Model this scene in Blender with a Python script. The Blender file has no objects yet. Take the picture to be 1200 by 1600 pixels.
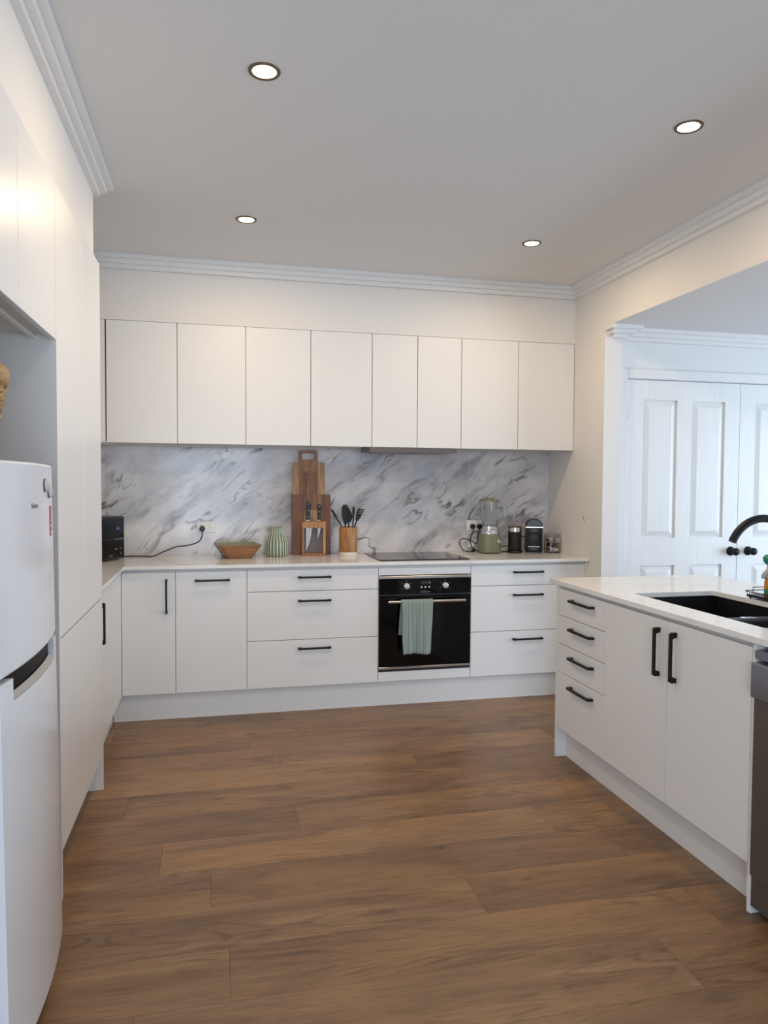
import bpy, bmesh, math, random
from mathutils import Vector, Matrix
random.seed(7)
scn = bpy.context.scene
COL = scn.collection

# ------------------------------------------------------------------ camera
CAM_LOC = Vector((-0.9671, -4.9466, 1.3803))
F_PX, YAW, PITCH, ROLL = 1135.78, 0.22593, 0.03803, 0.00626
fw = Vector((math.sin(YAW)*math.cos(PITCH), math.cos(YAW)*math.cos(PITCH), -math.sin(PITCH)))
rt = Vector((math.cos(YAW), -math.sin(YAW), 0)); up = rt.cross(fw)
r2 = rt*math.cos(ROLL) + up*math.sin(ROLL); u2 = -rt*math.sin(ROLL) + up*math.cos(ROLL)
cam = bpy.data.cameras.new('camera'); co = bpy.data.objects.new('camera', cam); COL.objects.link(co)
m = Matrix((r2, u2, -fw)).transposed().to_4x4(); m.translation = CAM_LOC
co.matrix_world = m
cam.sensor_fit = 'HORIZONTAL'; cam.sensor_width = 36.0; cam.lens = 36.0*F_PX/1200.0
cam.clip_start = 0.05; cam.clip_end = 100
scn.camera = co

# ------------------------------------------------------------------ view, world, daylight, rear fill
vs = scn.view_settings
vs.view_transform = 'Standard'; vs.look = 'None'; vs.gamma = 1.0; vs.use_curve_mapping = False
vs.exposure = 0.2
w = bpy.data.worlds.new('world'); scn.world = w; w.use_nodes = True
w.node_tree.nodes['Background'].inputs[0].default_value = (0.55, 0.72, 1.0, 1)
w.node_tree.nodes['Background'].inputs[1].default_value = 1.0

def area(name, loc, direction, sx, sy, power, col):
    L = bpy.data.lights.new(name, 'AREA'); L.shape = 'RECTANGLE'; L.size = sx; L.size_y = sy
    L.energy = power; L.color = col
    o = bpy.data.objects.new(name, L); COL.objects.link(o); o.location = loc
    o.rotation_euler = Vector(direction).to_track_quat('-Z', 'Y').to_euler()
    return o
# dining window daylight; rear area light is added fill for the cabinet fronts
area('daylight_dining', (5.16, -3.3, 1.15), (-1, 0, 0), 3.4, 2.0, 122, (0.68, 0.84, 1.0))
area('fill_rear', (-1.05, -6.96, 1.25), (0, 1, 0), 1.7, 1.9, 50, (0.74, 0.87, 1.0))
DL_POWER = 6.8
DL_COL = (1.0, 0.74, 0.455)

# ------------------------------------------------------------------ helpers
def S(r, g, b):
    f = lambda c: (c/255/12.92) if c/255 <= 0.04045 else ((c/255+0.055)/1.055)**2.4
    return (f(r), f(g), f(b), 1)

def mat(name, col, rough=0.5, metal=0.0, **k):
    M = bpy.data.materials.new(name); M.use_nodes = True
    b = M.node_tree.nodes['Principled BSDF']
    b.inputs['Base Color'].default_value = col; b.inputs['Roughness'].default_value = rough
    b.inputs['Metallic'].default_value = metal
    for kk, v in k.items(): b.inputs[kk.replace('_', ' ')].default_value = v
    return M

def N(M, t, **k):
    n = M.node_tree.nodes.new(t)
    for a, v in k.items():
        if a.startswith('i_'):
            key = a[2:]
            n.inputs[int(key) if key.isdigit() else key.replace('_', ' ')].default_value = v
        else: setattr(n, a, v)
    return n
def LK(M, a, b): M.node_tree.links.new(a, b)
def BS(M): return M.node_tree.nodes['Principled BSDF']
def ramp(M, stops, src):
    r = N(M, 'ShaderNodeValToRGB'); e = r.color_ramp.elements
    while len(e) < len(stops): e.new(0.5)
    for i, (p, c) in enumerate(stops): e[i].position = p; e[i].color = c
    LK(M, src, r.inputs[0]); return r.outputs[0]
def mapping(M, src, scale=(1, 1, 1), rot=(0, 0, 0), loc=(0, 0, 0)):
    n = N(M, 'ShaderNodeMapping'); n.inputs['Scale'].default_value = scale
    n.inputs['Rotation'].default_value = rot; n.inputs['Location'].default_value = loc
    LK(M, src, n.inputs[0]); return n.outputs[0]
def noise(M, vec, scale, detail=4, rough=0.55, dist=0.0):
    n = N(M, 'ShaderNodeTexNoise'); n.inputs['Scale'].default_value = scale
    n.inputs['Detail'].default_value = detail; n.inputs['Roughness'].default_value = rough
    n.inputs['Distortion'].default_value = dist; LK(M, vec, n.inputs['Vector']); return n
def mix(M, fac, a, b, mode='MIX'):
    n = N(M, 'ShaderNodeMix', data_type='RGBA', blend_type=mode)
    for s, v in ((0, fac), (6, a), (7, b)):
        if hasattr(v, 'is_output'): LK(M, v, n.inputs[s])
        else: n.inputs[s].default_value = v
    return n.outputs[2]
def mth(M, op, a, b=0.0):
    n = N(M, 'ShaderNodeMath', operation=op)
    for s, v in ((0, a), (1, b)):
        if hasattr(v, 'is_output'): LK(M, v, n.inputs[s])
        else: n.inputs[s].default_value = v
    return n.outputs[0]
def bump(M, h, strength=0.1, dist=0.01):
    n = N(M, 'ShaderNodeBump'); n.inputs['Strength'].default_value = strength
    n.inputs['Distance'].default_value = dist; LK(M, h, n.inputs['Height'])
    LK(M, n.outputs[0], BS(M).inputs['Normal'])
def wpos(M): return N(M, 'ShaderNodeNewGeometry').outputs['Position']
def opos(M): return N(M, 'ShaderNodeTexCoord').outputs['Object']

OFF = {}
def thing(name, label, cat, loc=(0, 0, 0), group=None, rot=None):
    o = bpy.data.objects.new(name, None); COL.objects.link(o); o.location = loc
    o.empty_display_size = 0.05
    o['label'] = label; o['category'] = cat
    if group: o['group'] = group
    if rot: o.rotation_euler = rot
    OFF[o.name] = Vector(loc) if not rot else Vector((0, 0, 0))
    return o
def obj(name, bm, M, parent=None, smooth=None, label=None):
    """one mesh object; with a parent the bmesh is in world space (or in the thing's own space if it is rotated)"""
    me = bpy.data.meshes.new(name)
    bmesh.ops.recalc_face_normals(bm, faces=bm.faces[:])
    if parent is not None:
        off = OFF[parent.name]
        if off.length: bmesh.ops.translate(bm, verts=bm.verts[:], vec=-off)
    bm.to_mesh(me); bm.free()
    o = bpy.data.objects.new(name, me); COL.objects.link(o)
    for mm in (M if isinstance(M, (list, tuple)) else [M]): me.materials.append(mm)
    if parent is not None: o.parent = parent; OFF[o.name] = OFF[parent.name]
    if smooth is not None:
        me.polygons.foreach_set('use_smooth', [True]*len(me.polygons))
        me.set_sharp_from_angle(angle=math.radians(smooth))
    if label: o['label'] = label
    return o
def tag(o, label, cat, group=None):
    o['label'] = label; o['category'] = cat
    if group: o['group'] = group
    return o
def struct(name, bm, M, label=None, smooth=None):
    o = obj(name, bm, M, None, smooth); o['kind'] = 'structure'
    OFF[o.name] = Vector((0, 0, 0))
    if label: o['label'] = label
    return o
def NB(): return bmesh.new()
def box(bm, x0, x1, y0, y1, z0, z1, bev=0.0, seg=1):
    r = bmesh.ops.create_cube(bm, size=1.0)
    for v in r['verts']:
        v.co = ((x0+x1)/2+v.co.x*(x1-x0), (y0+y1)/2+v.co.y*(y1-y0), (z0+z1)/2+v.co.z*(z1-z0))
    if bev:
        es = list({e for v in r['verts'] for e in v.link_edges})
        bmesh.ops.bevel(bm, geom=es, offset=bev, segments=seg, affect='EDGES', profile=0.5)
    return bm
def bx(*a, **k): return box(NB(), *a, **k)
def prism(bm, poly, d0, d1, f):
    """polygon (u,v) extruded over d0..d1; f(u,v,d) -> xyz"""
    A = [bm.verts.new(f(u, v, d0)) for u, v in poly]; B = [bm.verts.new(f(u, v, d1)) for u, v in poly]
    bm.faces.new(A); bm.faces.new(B[::-1]); n = len(poly)
    for i in range(n): bm.faces.new((A[i], B[i], B[(i+1) % n], A[(i+1) % n]))
    return bm
def lathe(bm, prof, n=32, c=(0, 0, 0), rf=None, f=None):
    """profile (r,z) around +Z at c; rf(angle,i) scales the radius; f maps local xyz to final"""
    rings = []
    for i, (r, z) in enumerate(prof):
        if r < 1e-6:
            p = (0, 0, z); p = f(*p) if f else p
            rings.append([bm.verts.new((c[0]+p[0], c[1]+p[1], c[2]+p[2]))])
        else:
            ring = []
            for k in range(n):
                a = 2*math.pi*k/n; rr = r*(rf(a, i) if rf else 1)
                p = (rr*math.cos(a), rr*math.sin(a), z); p = f(*p) if f else p
                ring.append(bm.verts.new((c[0]+p[0], c[1]+p[1], c[2]+p[2])))
            rings.append(ring)
    for a, b in zip(rings, rings[1:]):
        for k in range(n):
            k2 = (k+1) % n
            if len(a) == 1 and len(b) == 1: continue
            if len(a) == 1: bm.faces.new((a[0], b[k], b[k2]))
            elif len(b) == 1: bm.faces.new((a[k], a[k2], b[0]))
            else: bm.faces.new((a[k], a[k2], b[k2], b[k]))
    return bm
def cr(pts, sub=8):
    P = [Vector(p) for p in pts]; P = [2*P[0]-P[1]] + P + [2*P[-1]-P[-2]]; out = []
    for i in range(1, len(P)-2):
        a, b, c, d = P[i-1:i+3]
        for s in range(sub):
            t = s/sub
            out.append(0.5*((2*b)+(c-a)*t+(2*a-5*b+4*c-d)*t*t+(3*b-a-3*c+d)*t**3))
    out.append(P[-2]); return out
def tube(bm, pts, r, n=8, closed=False):
    P = [Vector(p) for p in pts]; rings = []; nrm = None
    for i, p in enumerate(P):
        if closed: t = (P[(i+1) % len(P)]-P[i-1]).normalized()
        else: t = (P[min(i+1, len(P)-1)]-P[max(i-1, 0)]).normalized()
        if nrm is None:
            nrm = t.orthogonal().normalized()
        nrm = (nrm-t*nrm.dot(t)).normalized(); b = t.cross(nrm)
        rr = r[i] if isinstance(r, (list, tuple)) else r
        rings.append([bm.verts.new(p+(nrm*math.cos(2*math.pi*k/n)+b*math.sin(2*math.pi*k/n))*rr) for k in range(n)])
    L = len(rings)
    for i in range(L if closed else L-1):
        a, b2 = rings[i], rings[(i+1) % L]
        for k in range(n): bm.faces.new((a[k], a[(k+1) % n], b2[(k+1) % n], b2[k]))
    if not closed: bm.faces.new(rings[0][::-1]); bm.faces.new(rings[-1])
    return bm
def text_bm(s, size, f, depth=0.0006):
    cu = bpy.data.curves.new('t', 'FONT'); cu.body = s; cu.size = size; cu.extrude = depth; cu.resolution_u = 3
    cu.align_x = 'CENTER'; cu.align_y = 'CENTER'
    o = bpy.data.objects.new('t', cu); COL.objects.link(o)
    dg = bpy.context.evaluated_depsgraph_get(); me = bpy.data.meshes.new_from_object(o.evaluated_get(dg))
    bm = NB(); bm.from_mesh(me); bpy.data.objects.remove(o); bpy.data.curves.remove(cu); bpy.data.meshes.remove(me)
    for v in bm.verts: v.co = f(*v.co)
    return bm

# ------------------------------------------------------------------ materials
def grainy(name, col, rough, amp=0.03, scale=400, **k):
    M = mat(name, col, rough, **k); n = noise(M, wpos(M), scale, 2)
    a = tuple(c*(1-amp) for c in col[:3])+(1,); b = tuple(min(1, c*(1+amp)) for c in col[:3])+(1,)
    LK(M, ramp(M, [(0.3, a), (0.7, b)], n.outputs[0]), BS(M).inputs['Base Color']); return M
M_CAB = grainy('white_laminate', (0.795, 0.797, 0.80, 1), 0.32, 0.012, 300)
M_CARC = grainy('cabinet_carcass', (0.72, 0.71, 0.70, 1), 0.5, 0.01)
M_PLINTH = grainy('plinth_white', (0.76, 0.755, 0.75, 1), 0.4, 0.015)
M_WALL = grainy('wall_paint', (0.775, 0.762, 0.745, 1), 0.75, 0.012, 120)
M_WALL2 = grainy('wall_paint_cool', (0.78, 0.785, 0.79, 1), 0.75, 0.012, 120)
M_CEIL = grainy('ceiling_paint', (0.74, 0.735, 0.738, 1), 0.85, 0.01, 120)
M_TRIM = grainy('trim_gloss_white', (0.80, 0.80, 0.80, 1), 0.3, 0.01)
M_BLK = mat('black_metal', S(15, 15, 16), 0.42, 0.0, Specular_IOR_Level=0.3)
M_BLKP = mat('black_plastic', S(13, 13, 14), 0.3)
M_BLKM = mat('black_silicone', S(17, 17, 18), 0.55)
M_DEEP = mat('deep_black', S(4, 4, 5), 0.5, Specular_IOR_Level=0.15)
M_MGLASS = mat('microwave_gloss', S(6, 6, 7), 0.22, Specular_IOR_Level=0.25)
M_BGLASS = mat('black_glass', S(4, 4, 5), 0.06, Specular_IOR_Level=0.3)
M_KNOB = mat('satin_knob', S(205, 205, 208), 0.35, 0.4)
M_STEEL = mat('brushed_steel', (0.55, 0.54, 0.53, 1), 0.3, 1.0)
M_CHROME = mat('chrome', (0.8, 0.79, 0.78, 1), 0.1, 1.0)
M_FRIDGE = mat('fridge_white_gloss', S(228, 231, 238), 0.16)
M_FGREY = mat('fridge_side_grey', S(168, 168, 165), 0.45)
M_GASKET = mat('dark_gap', S(25, 25, 26), 0.6)
M_WHITEP = mat('white_plastic', S(236, 236, 234), 0.35)
M_GREYP = mat('grey_plastic', S(140, 138, 140), 0.4)
M_DWDOOR = mat('dark_stainless', S(116, 110, 108), 0.36, 0.7)
M_DWTOP = mat('dishwasher_panel', S(126, 128, 140), 0.36, 0.5)
M_SINK = mat('black_granite', S(12, 12, 13), 0.45)
M_GLASS = mat('clear_glass', (0.96, 0.97, 0.96, 1), 0.02, Transmission_Weight=1.0, IOR=1.45)
M_RED = mat('red_sticker', S(185, 40, 80), 0.45)
M_GREEN = mat('blender_sage', S(122, 128, 104), 0.4)
M_TEAL = mat('teal_plastic', S(40, 130, 110), 0.4)
M_BRUSH = mat('brush_grey', S(170, 166, 165), 0.4)
M_AMBER = mat('amber_bottle', S(215, 140, 20), 0.25, Transmission_Weight=0.25)
M_INK = mat('grey_ink', S(120, 122, 126), 0.5)
M_LIGHTINK = mat('light_ink', S(190, 190, 190), 0.5)
M_BRONZE = mat('bronze_ring', S(104, 86, 68), 0.45, 0.4)
M_BLUELED = mat('blue_display', S(20, 22, 40), 0.4, Emission_Color=(0.25, 0.35, 1, 1), Emission_Strength=0.12)
M_LENS = mat('lamp_lens', (1, 1, 1, 1), 0.5, Emission_Color=(1.0, 0.86, 0.62, 1), Emission_Strength=14.0)

def marble():
    M = mat('marble_panel', (0.5, 0.5, 0.52, 1), 0.16); p = wpos(M)
    q = mapping(M, p, (1, 0, 1), (0, math.radians(37), 0), (3.1, 0, 1.7))
    def warp(src, sc, amt, det=4):
        wv = noise(M, src, sc, det, 0.6); sub = N(M, 'ShaderNodeVectorMath', operation='SUBTRACT'); LK(M, wv.outputs[1], sub.inputs[0]); sub.inputs[1].default_value = (0.5, 0.5, 0.5)
        add = N(M, 'ShaderNodeVectorMath', operation='MULTIPLY_ADD')
        LK(M, sub.outputs[0], add.inputs[0]); add.inputs[1].default_value = (amt, amt, amt); LK(M, src, add.inputs[2]); return add.outputs[0]
    qq = warp(warp(q, 1.5, 0.20), 6.0, 0.035)
    one, nil = (1, 1, 1, 1), (0, 0, 0, 1)
    base = noise(M, mapping(M, qq, (0.8, 1, 2.4)), 1.25, 5, 0.55)
    c = ramp(M, [(0.32, S(148, 147, 158)), (0.43, S(192, 191, 197)), (0.54, S(222, 221, 224)), (0.68, S(236, 235, 236))], base.outputs[0])
    soft = noise(M, warp(p, 3.0, 0.3), 4.5, 5, 0.65)
    c = mix(M, 0.4, c, ramp(M, [(0.35, S(176, 175, 182)), (0.62, S(234, 233, 235))], soft.outputs[0]))
    # smoky bands, soft on one side and dark on the other
    b2 = noise(M, mapping(M, qq, (0.5, 1, 2.3), loc=(7.3, 0, 3.4)), 1.3, 4.5, 0.58)
    band = ramp(M, [(0.44, nil), (0.497, (0.75, 0.75, 0.75, 1)), (0.503, one), (0.53, (0.12, 0.12, 0.12, 1)), (0.56, nil)], b2.outputs[0])
    gate = ramp(M, [(0.42, nil), (0.58, one)], noise(M, mapping(M, q, (0.9, 1, 1.6), loc=(1, 0, 9)), 1.7, 3).outputs[0])
    grit = ramp(M, [(0.3, (0.45, 0.45, 0.45, 1)), (0.65, one)], noise(M, mapping(M, qq, (1, 1, 1.6)), 14, 5, 0.7).outputs[0])
    c = mix(M, mth(M, 'MULTIPLY', mth(M, 'MULTIPLY', mth(M, 'MULTIPLY', band, gate), grit), 0.8), c, S(90, 86, 101))
    # thin dark veins, broken up
    for sc, lo, gl, st in ((1.5, (2, 0, 5), (5, 0, 1), 0.95), (2.4, (12, 0, 8), (8, 0, 6), 0.75)):
        b3 = noise(M, mapping(M, qq, (0.6, 1, 1.9), loc=lo), sc, 3.5, 0.55)
        d3 = mth(M, 'ABSOLUTE', mth(M, 'SUBTRACT', b3.outputs[0], 0.5))
        v = ramp(M, [(0.0, one), (0.005, (0.75, 0.75, 0.75, 1)), (0.014, nil)], d3)
        g3 = ramp(M, [(0.50, nil), (0.60, one)], noise(M, mapping(M, q, (1, 1, 1.3), loc=gl), 2.6, 4, 0.6).outputs[0])
        c = mix(M, mth(M, 'MULTIPLY', mth(M, 'MULTIPLY', v, g3), st), c, S(62, 58, 68))
    wm = ramp(M, [(0.48, nil), (0.72, one)], noise(M, mapping(M, p, loc=(4, 0, 4)), 1.6, 2).outputs[0])
    c = mix(M, mth(M, 'MULTIPLY', wm, 0.4), c, S(198, 184, 176))
    LK(M, c, BS(M).inputs['Base Color']); return M
M_MARBLE = marble()

def stone():
    M = mat('pale_stone_top', (0.78, 0.75, 0.71, 1), 0.14); p = wpos(M)
    n = noise(M, p, 2.2, 6, 0.6, 0.6)
    c = ramp(M, [(0.3, S(226, 225, 223)), (0.55, S(236, 236, 235)), (0.75, S(231, 230, 229))], n.outputs[0])
    n2 = noise(M, mapping(M, p, (1, 1.6, 1)), 2.6, 5, 0.6, 0.4)
    d = mth(M, 'ABSOLUTE', mth(M, 'SUBTRACT', n2.outputs[0], 0.5))
    c = mix(M, mth(M, 'MULTIPLY', ramp(M, [(0, (1, 1, 1, 1)), (0.03, (0, 0, 0, 1))], d), 0.22), c, S(200, 188, 174))
    LK(M, c, BS(M).inputs['Base Color']); return M
M_STONE = stone()

def plank_mat():
    M = mat('oak_plank', (0.2, 0.12, 0.07, 1), 0.40)
    info = N(M, 'ShaderNodeObjectInfo').outputs['Random']
    p = wpos(M)
    off = N(M, 'ShaderNodeCombineXYZ'); LK(M, mth(M, 'MULTIPLY', info, 37.0), off.inputs[0]); LK(M, mth(M, 'MULTIPLY', info, 91.0), off.inputs[2])
    ad = N(M, 'ShaderNodeVectorMath', operation='ADD'); LK(M, p, ad.inputs[0]); LK(M, off.outputs[0], ad.inputs[1]); q = ad.outputs[0]
    one, nil = (1, 1, 1, 1), (0, 0, 0, 1)
    g = noise(M, mapping(M, q, (1.0, 6.5, 1)), 1.3, 7, 0.62, 0.9)
    c = ramp(M, [(0.30, S(108, 86, 66)), (0.45, S(128, 103, 79)), (0.58, S(142, 116, 89)), (0.72, S(158, 132, 102))], g.outputs[0])
    c = mix(M, mth(M, 'MULTIPLY', ramp(M, [(0.46, nil), (0.62, one)], noise(M, mapping(M, q, (0.75, 3.4, 1), loc=(9, 4, 0)), 1.1, 3).outputs[0]), 0.5), c, S(168, 134, 94))
    # dark smoky streaks
    g2 = noise(M, mapping(M, q, (1.9, 6.0, 1), loc=(5, 2, 0)), 1.5, 5, 0.65, 0.8)
    c = mix(M, mth(M, 'MULTIPLY', ramp(M, [(0.52, nil), (0.70, one)], g2.outputs[0]), 0.42), c, S(88, 69, 54))
    # cathedral grain lines
    cn = noise(M, mapping(M, q, (0.55, 4.2, 1), loc=(1, 7, 0)), 1.1, 2.5, 0.45, 0.3)
    sn = mth(M, 'SINE', mth(M, 'MULTIPLY', cn.outputs[0], 150.0))
    gg = ramp(M, [(0.46, nil), (0.60, one)], noise(M, mapping(M, q, (0.9, 3.0, 1), loc=(3, 1, 0)), 1.5, 3).outputs[0])
    brk = ramp(M, [(0.35, (0.2, 0.2, 0.2, 1)), (0.6, one)], noise(M, mapping(M, q, (4, 40, 1)), 1.5, 3).outputs[0])
    c = mix(M, mth(M, 'MULTIPLY', mth(M, 'MULTIPLY', mth(M, 'MULTIPLY', ramp(M, [(0.25, nil), (0.95, one)], sn), gg), brk), 0.62), c, S(80, 61, 47))
    # fine pores
    fine = noise(M, mapping(M, q, (5, 130, 1)), 1.6, 4, 0.7)
    c = mix(M, ramp(M, [(0.54, nil), (0.66, (0.65, 0.65, 0.65, 1))], fine.outputs[0]), c, S(86, 66, 51))
    c = mix(M, ramp(M, [(0.30, (0.4, 0.4, 0.4, 1)), (0.44, nil)], fine.outputs[0]), c, S(170, 144, 115))
    # knots
    kn = N(M, 'ShaderNodeTexVoronoi'); kn.inputs['Scale'].default_value = 2.3
    wq = noise(M, q, 9, 3); wm = N(M, 'ShaderNodeVectorMath', operation='MULTIPLY_ADD'); LK(M, wq.outputs[1], wm.inputs[0]); wm.inputs[1].default_value = (0.05, 0.05, 0); LK(M, q, wm.inputs[2])
    LK(M, mapping(M, wm.outputs[0], (1.0, 2.2, 1)), kn.inputs['Vector'])
    kk = mth(M, 'MULTIPLY', ramp(M, [(0.0, one), (0.035, (0.8, 0.8, 0.8, 1)), (0.06, (0.25, 0.25, 0.25, 1)), (0.13, nil)], kn.outputs['Distance']), 0.75)
    c = mix(M, kk, c, S(66, 48, 36))
    tone = ramp(M, [(0, (0.80, 0.72, 0.66, 1)), (0.5, (0.92, 0.83, 0.75, 1)), (1, (1.04, 0.95, 0.86, 1))], info)
    c = mix(M, 1.0, c, tone, 'MULTIPLY')
    LK(M, c, BS(M).inputs['Base Color'])
    bump(M, fine.outputs[0], 0.12, 0.002); return M
M_PLANK = plank_mat()

def wood(name, dark, mid, light, scale=1.0, axis='Z', rough=0.4, off=0.0):
    M = mat(name, mid, rough); p = wpos(M)
    sc = {'Z': (7, 7, 0.8), 'X': (0.8, 7, 7)}[axis]
    g = noise(M, mapping(M, p, tuple(s*scale for s in sc), loc=(off, off, off)), 3.4, 6, 0.6, 1.6)
    c = ramp(M, [(0.3, dark), (0.5, mid), (0.7, light)], g.outputs[0])
    f = noise(M, mapping(M, p, tuple(s*scale*8 for s in sc)), 3, 2)
    c = mix(M, 0.25, c, ramp(M, [(0.35, dark), (0.65, light)], f.outputs[0]))
    LK(M, c, BS(M).inputs['Base Color']); return M
M_ACACIA = wood('acacia', S(104, 68, 42), S(148, 102, 66), S(178, 130, 88))
M_ACACIA2 = wood('acacia_light', S(140, 98, 62), S(178, 134, 90), S(204, 164, 116), off=3)
M_ACACIA3 = wood('acacia_dark', S(82, 48, 28), S(118, 72, 42), S(146, 94, 58), off=6)
M_HANDLEWOOD = wood('acacia_burl', S(74, 46, 28), S(120, 80, 50), S(160, 114, 74), 0.8, off=8)
M_CROCK = wood('crock_wood', S(120, 76, 40), S(172, 120, 70), S(198, 150, 96), off=2)
M_BOWLWOOD = wood('bowl_wood', S(112, 72, 46), S(152, 104, 68), S(188, 142, 100), 0.8, 'X', off=4)
M_BOWLGREEN = mat('bowl_enamel', S(142, 150, 128), 0.3)

def vase_mat():
    M = mat('sage_glaze', S(120, 138, 112), 0.22)
    a = N(M, 'ShaderNodeAttribute', attribute_name='rib'); a.attribute_type = 'GEOMETRY'
    c = ramp(M, [(0.38, S(104, 122, 100)), (0.6, S(136, 150, 128)), (0.85, S(214, 216, 200))], a.outputs['Fac'])
    LK(M, c, BS(M).inputs['Base Color']); return M
M_VASE = vase_mat()
def towel_mat():
    M = mat('sage_towel', S(150, 166, 154), 0.9); p = opos(M)
    wv = N(M, 'ShaderNodeTexWave', wave_type='BANDS', bands_direction='X'); wv.inputs['Scale'].default_value = 36; wv.inputs['Distortion'].default_value = 0.4
    LK(M, p, wv.inputs[0]); n = noise(M, p, 500, 2)
    c = ramp(M, [(0.2, S(106, 122, 116)), (0.6, S(150, 165, 157)), (1, S(172, 186, 178))], wv.outputs[1])
    LK(M, c, BS(M).inputs['Base Color']); bump(M, wv.outputs[1], 0.6, 0.002); return M
M_TOWEL = towel_mat()
def door_mat():
    M = mat('door_woodgrain_white', (0.80, 0.81, 0.81, 1), 0.33); p = wpos(M)
    g = noise(M, mapping(M, p, (60, 60, 3.2)), 1.0, 5, 0.6, 1.2)
    bump(M, g.outputs[0], 0.22, 0.004)
    LK(M, ramp(M, [(0.3, (0.77, 0.78, 0.78, 1)), (0.7, (0.82, 0.83, 0.83, 1))], g.outputs[0]), BS(M).inputs['Base Color']); return M
M_DOOR = door_mat()
def wicker_mat():
    M = mat('seagrass', S(176, 140, 96), 0.8); n = noise(M, wpos(M), 130, 4, 0.7)
    LK(M, ramp(M, [(0.3, S(120, 88, 54)), (0.55, S(184, 150, 106)), (0.75, S(212, 182, 138))], n.outputs[0]), BS(M).inputs['Base Color'])
    bump(M, n.outputs[0], 0.5, 0.004); return M
M_WICKER = wicker_mat()
def weave_mat():
    M = mat('seagrass_weave', S(170, 134, 90), 0.85); p = opos(M)
    n = noise(M, mapping(M, p, (60, 60, 110)), 1.0, 4, 0.75); n2 = noise(M, p, 260, 2)
    c = ramp(M, [(0.36, S(52, 34, 18)), (0.46, S(140, 104, 62)), (0.58, S(196, 162, 116)), (0.72, S(220, 192, 150))], n.outputs[0])  # darkest brown paints shade between strands into the colour, scattered by noise
    LK(M, mix(M, 0.3, c, ramp(M, [(0.35, S(110, 78, 44)), (0.65, S(214, 184, 138))], n2.outputs[0])), BS(M).inputs['Base Color'])
    bump(M, n.outputs[0], 0.9, 0.008); return M
M_WEAVE = weave_mat()

M_SCUFF = mat('scuff', S(120, 108, 98), 0.8)
M_SUB = mat('underlay', S(60, 46, 36), 0.8)
# ------------------------------------------------------------------ room shell
H = 2.708; XR = 1.409; XL = -2.1; XPB = -1.4916; YB = -0.379; DCEIL = 2.38; XD = 1.529; XE = 5.2; YN = -7.0; YDW = -0.70
floor = struct('floor', bx(XL-0.1, XE+0.1, YN-0.1, 0.1, -0.06, -0.008), M_SUB, 'oak plank floor')
WD = 0.2315; Y0 = -0.009; PL = 1.52
joints = {3: 0.0, 5: -0.70, 6: 0.0, 7: -1.345, 8: -0.645, 9: 0.35, 10: -0.99, 11: -0.12, 12: 0.586, 4: 0.72, 2: -0.6, 1: 0.4, 0: -0.2}
pm = {}
for r in range(31):
    ya, yb = Y0-WD*r, max(Y0-WD*(r+1), YN)
    if ya-yb < 0.02: continue
    x = joints.get(r, random.uniform(-0.9, 0.6))
    while x > XL: x -= PL
    while x < XE:
        a, b = max(x, XL), min(x+PL, XE); x += PL
        if b-a < 0.03: continue
        key = (round(b-a, 3), round(ya-yb, 3))
        if key not in pm:
            bm = bx(0, b-a-0.0004, -(ya-yb)+0.0004, 0, -0.008, 0)
            es = [e for e in bm.edges if all(v.co.z > -0.001 for v in e.verts)]
            bmesh.ops.bevel(bm, geom=es, offset=0.0006, segments=1, affect='EDGES')
            me = bpy.data.meshes.new('plank'); bm.to_mesh(me); bm.free(); me.materials.append(M_PLANK); pm[key] = me
        o = bpy.data.objects.new('plank', pm[key]); COL.objects.link(o); o.parent = floor; o.location = (a, ya, 0)

struct('ceiling', bx(XL-0.1, XD, YN-0.1, 0.1, H, H+0.1), M_CEIL, 'matt white kitchen ceiling')
bm = bx(XD, XE+0.1, YN-0.1, YDW+0.1, DCEIL, DCEIL+0.006); box(bm, XR, XD, YN-0.1, -0.774, DCEIL, DCEIL+0.006); struct('ceiling_dining', bm, M_CEIL, 'lower white dining room ceiling')
struct('wall_back', bx(XL-0.1, XR+0.12, 0.0, 0.1, 0, H), M_WALL, 'off-white painted wall behind the splashback')
struct('wall_left', bx(XL-0.1, XL, YN-0.1, 0.0, 0, H), M_WALL, 'off-white painted wall behind the fridge')
struct('wall_bulkhead_back', bx(XL, XR, YB+0.002, 0.0, 2.341, H), M_WALL, 'cream painted bulkhead above the wall cabinets')
struct('wall_bulkhead_left', bx(XL, XPB, YN, -1.52, 2.341, H), M_WALL, 'white painted bulkhead above the tall cabinets')
bm = bx(XR, XD, -0.7738, 0.0, 0, H); wr = struct('wall_right', bm, M_WALL, 'beige-lit wall stub at the right end of the bench')
obj('scuff_mark', prism(NB(), [(-0.526, 1.184), (-0.522, 1.176), (-0.548, 1.142), (-0.557, 1.139), (-0.540, 1.163)], XR-0.0004, XR-0.0001, lambda u, v, d: (d, u, v)), M_SCUFF, wr, label='small grey scuff on the wall')
struct('wall_bulkhead_right', bx(XR, XD, YN, -0.774, DCEIL+0.0062, H), M_WALL, 'painted beam over the opening to the dining room')
DX0, DX1, DX2, DZ = 1.6145, 2.458, 3.302, 2.066
for nm, b in (('wall_dining_jamb', (XD, DX0-0.03, YDW, YDW+0.1, 0, DCEIL)), ('wall_dining_head', (DX0-0.03, DX2+0.03, YDW, YDW+0.1, DZ+0.03, DCEIL)), ('wall_dining_back', (DX2+0.03, XE, YDW, YDW+0.1, 0, DCEIL))):
    struct(nm, bx(*b), M_WALL2, 'white painted wall around the double doors')
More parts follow.
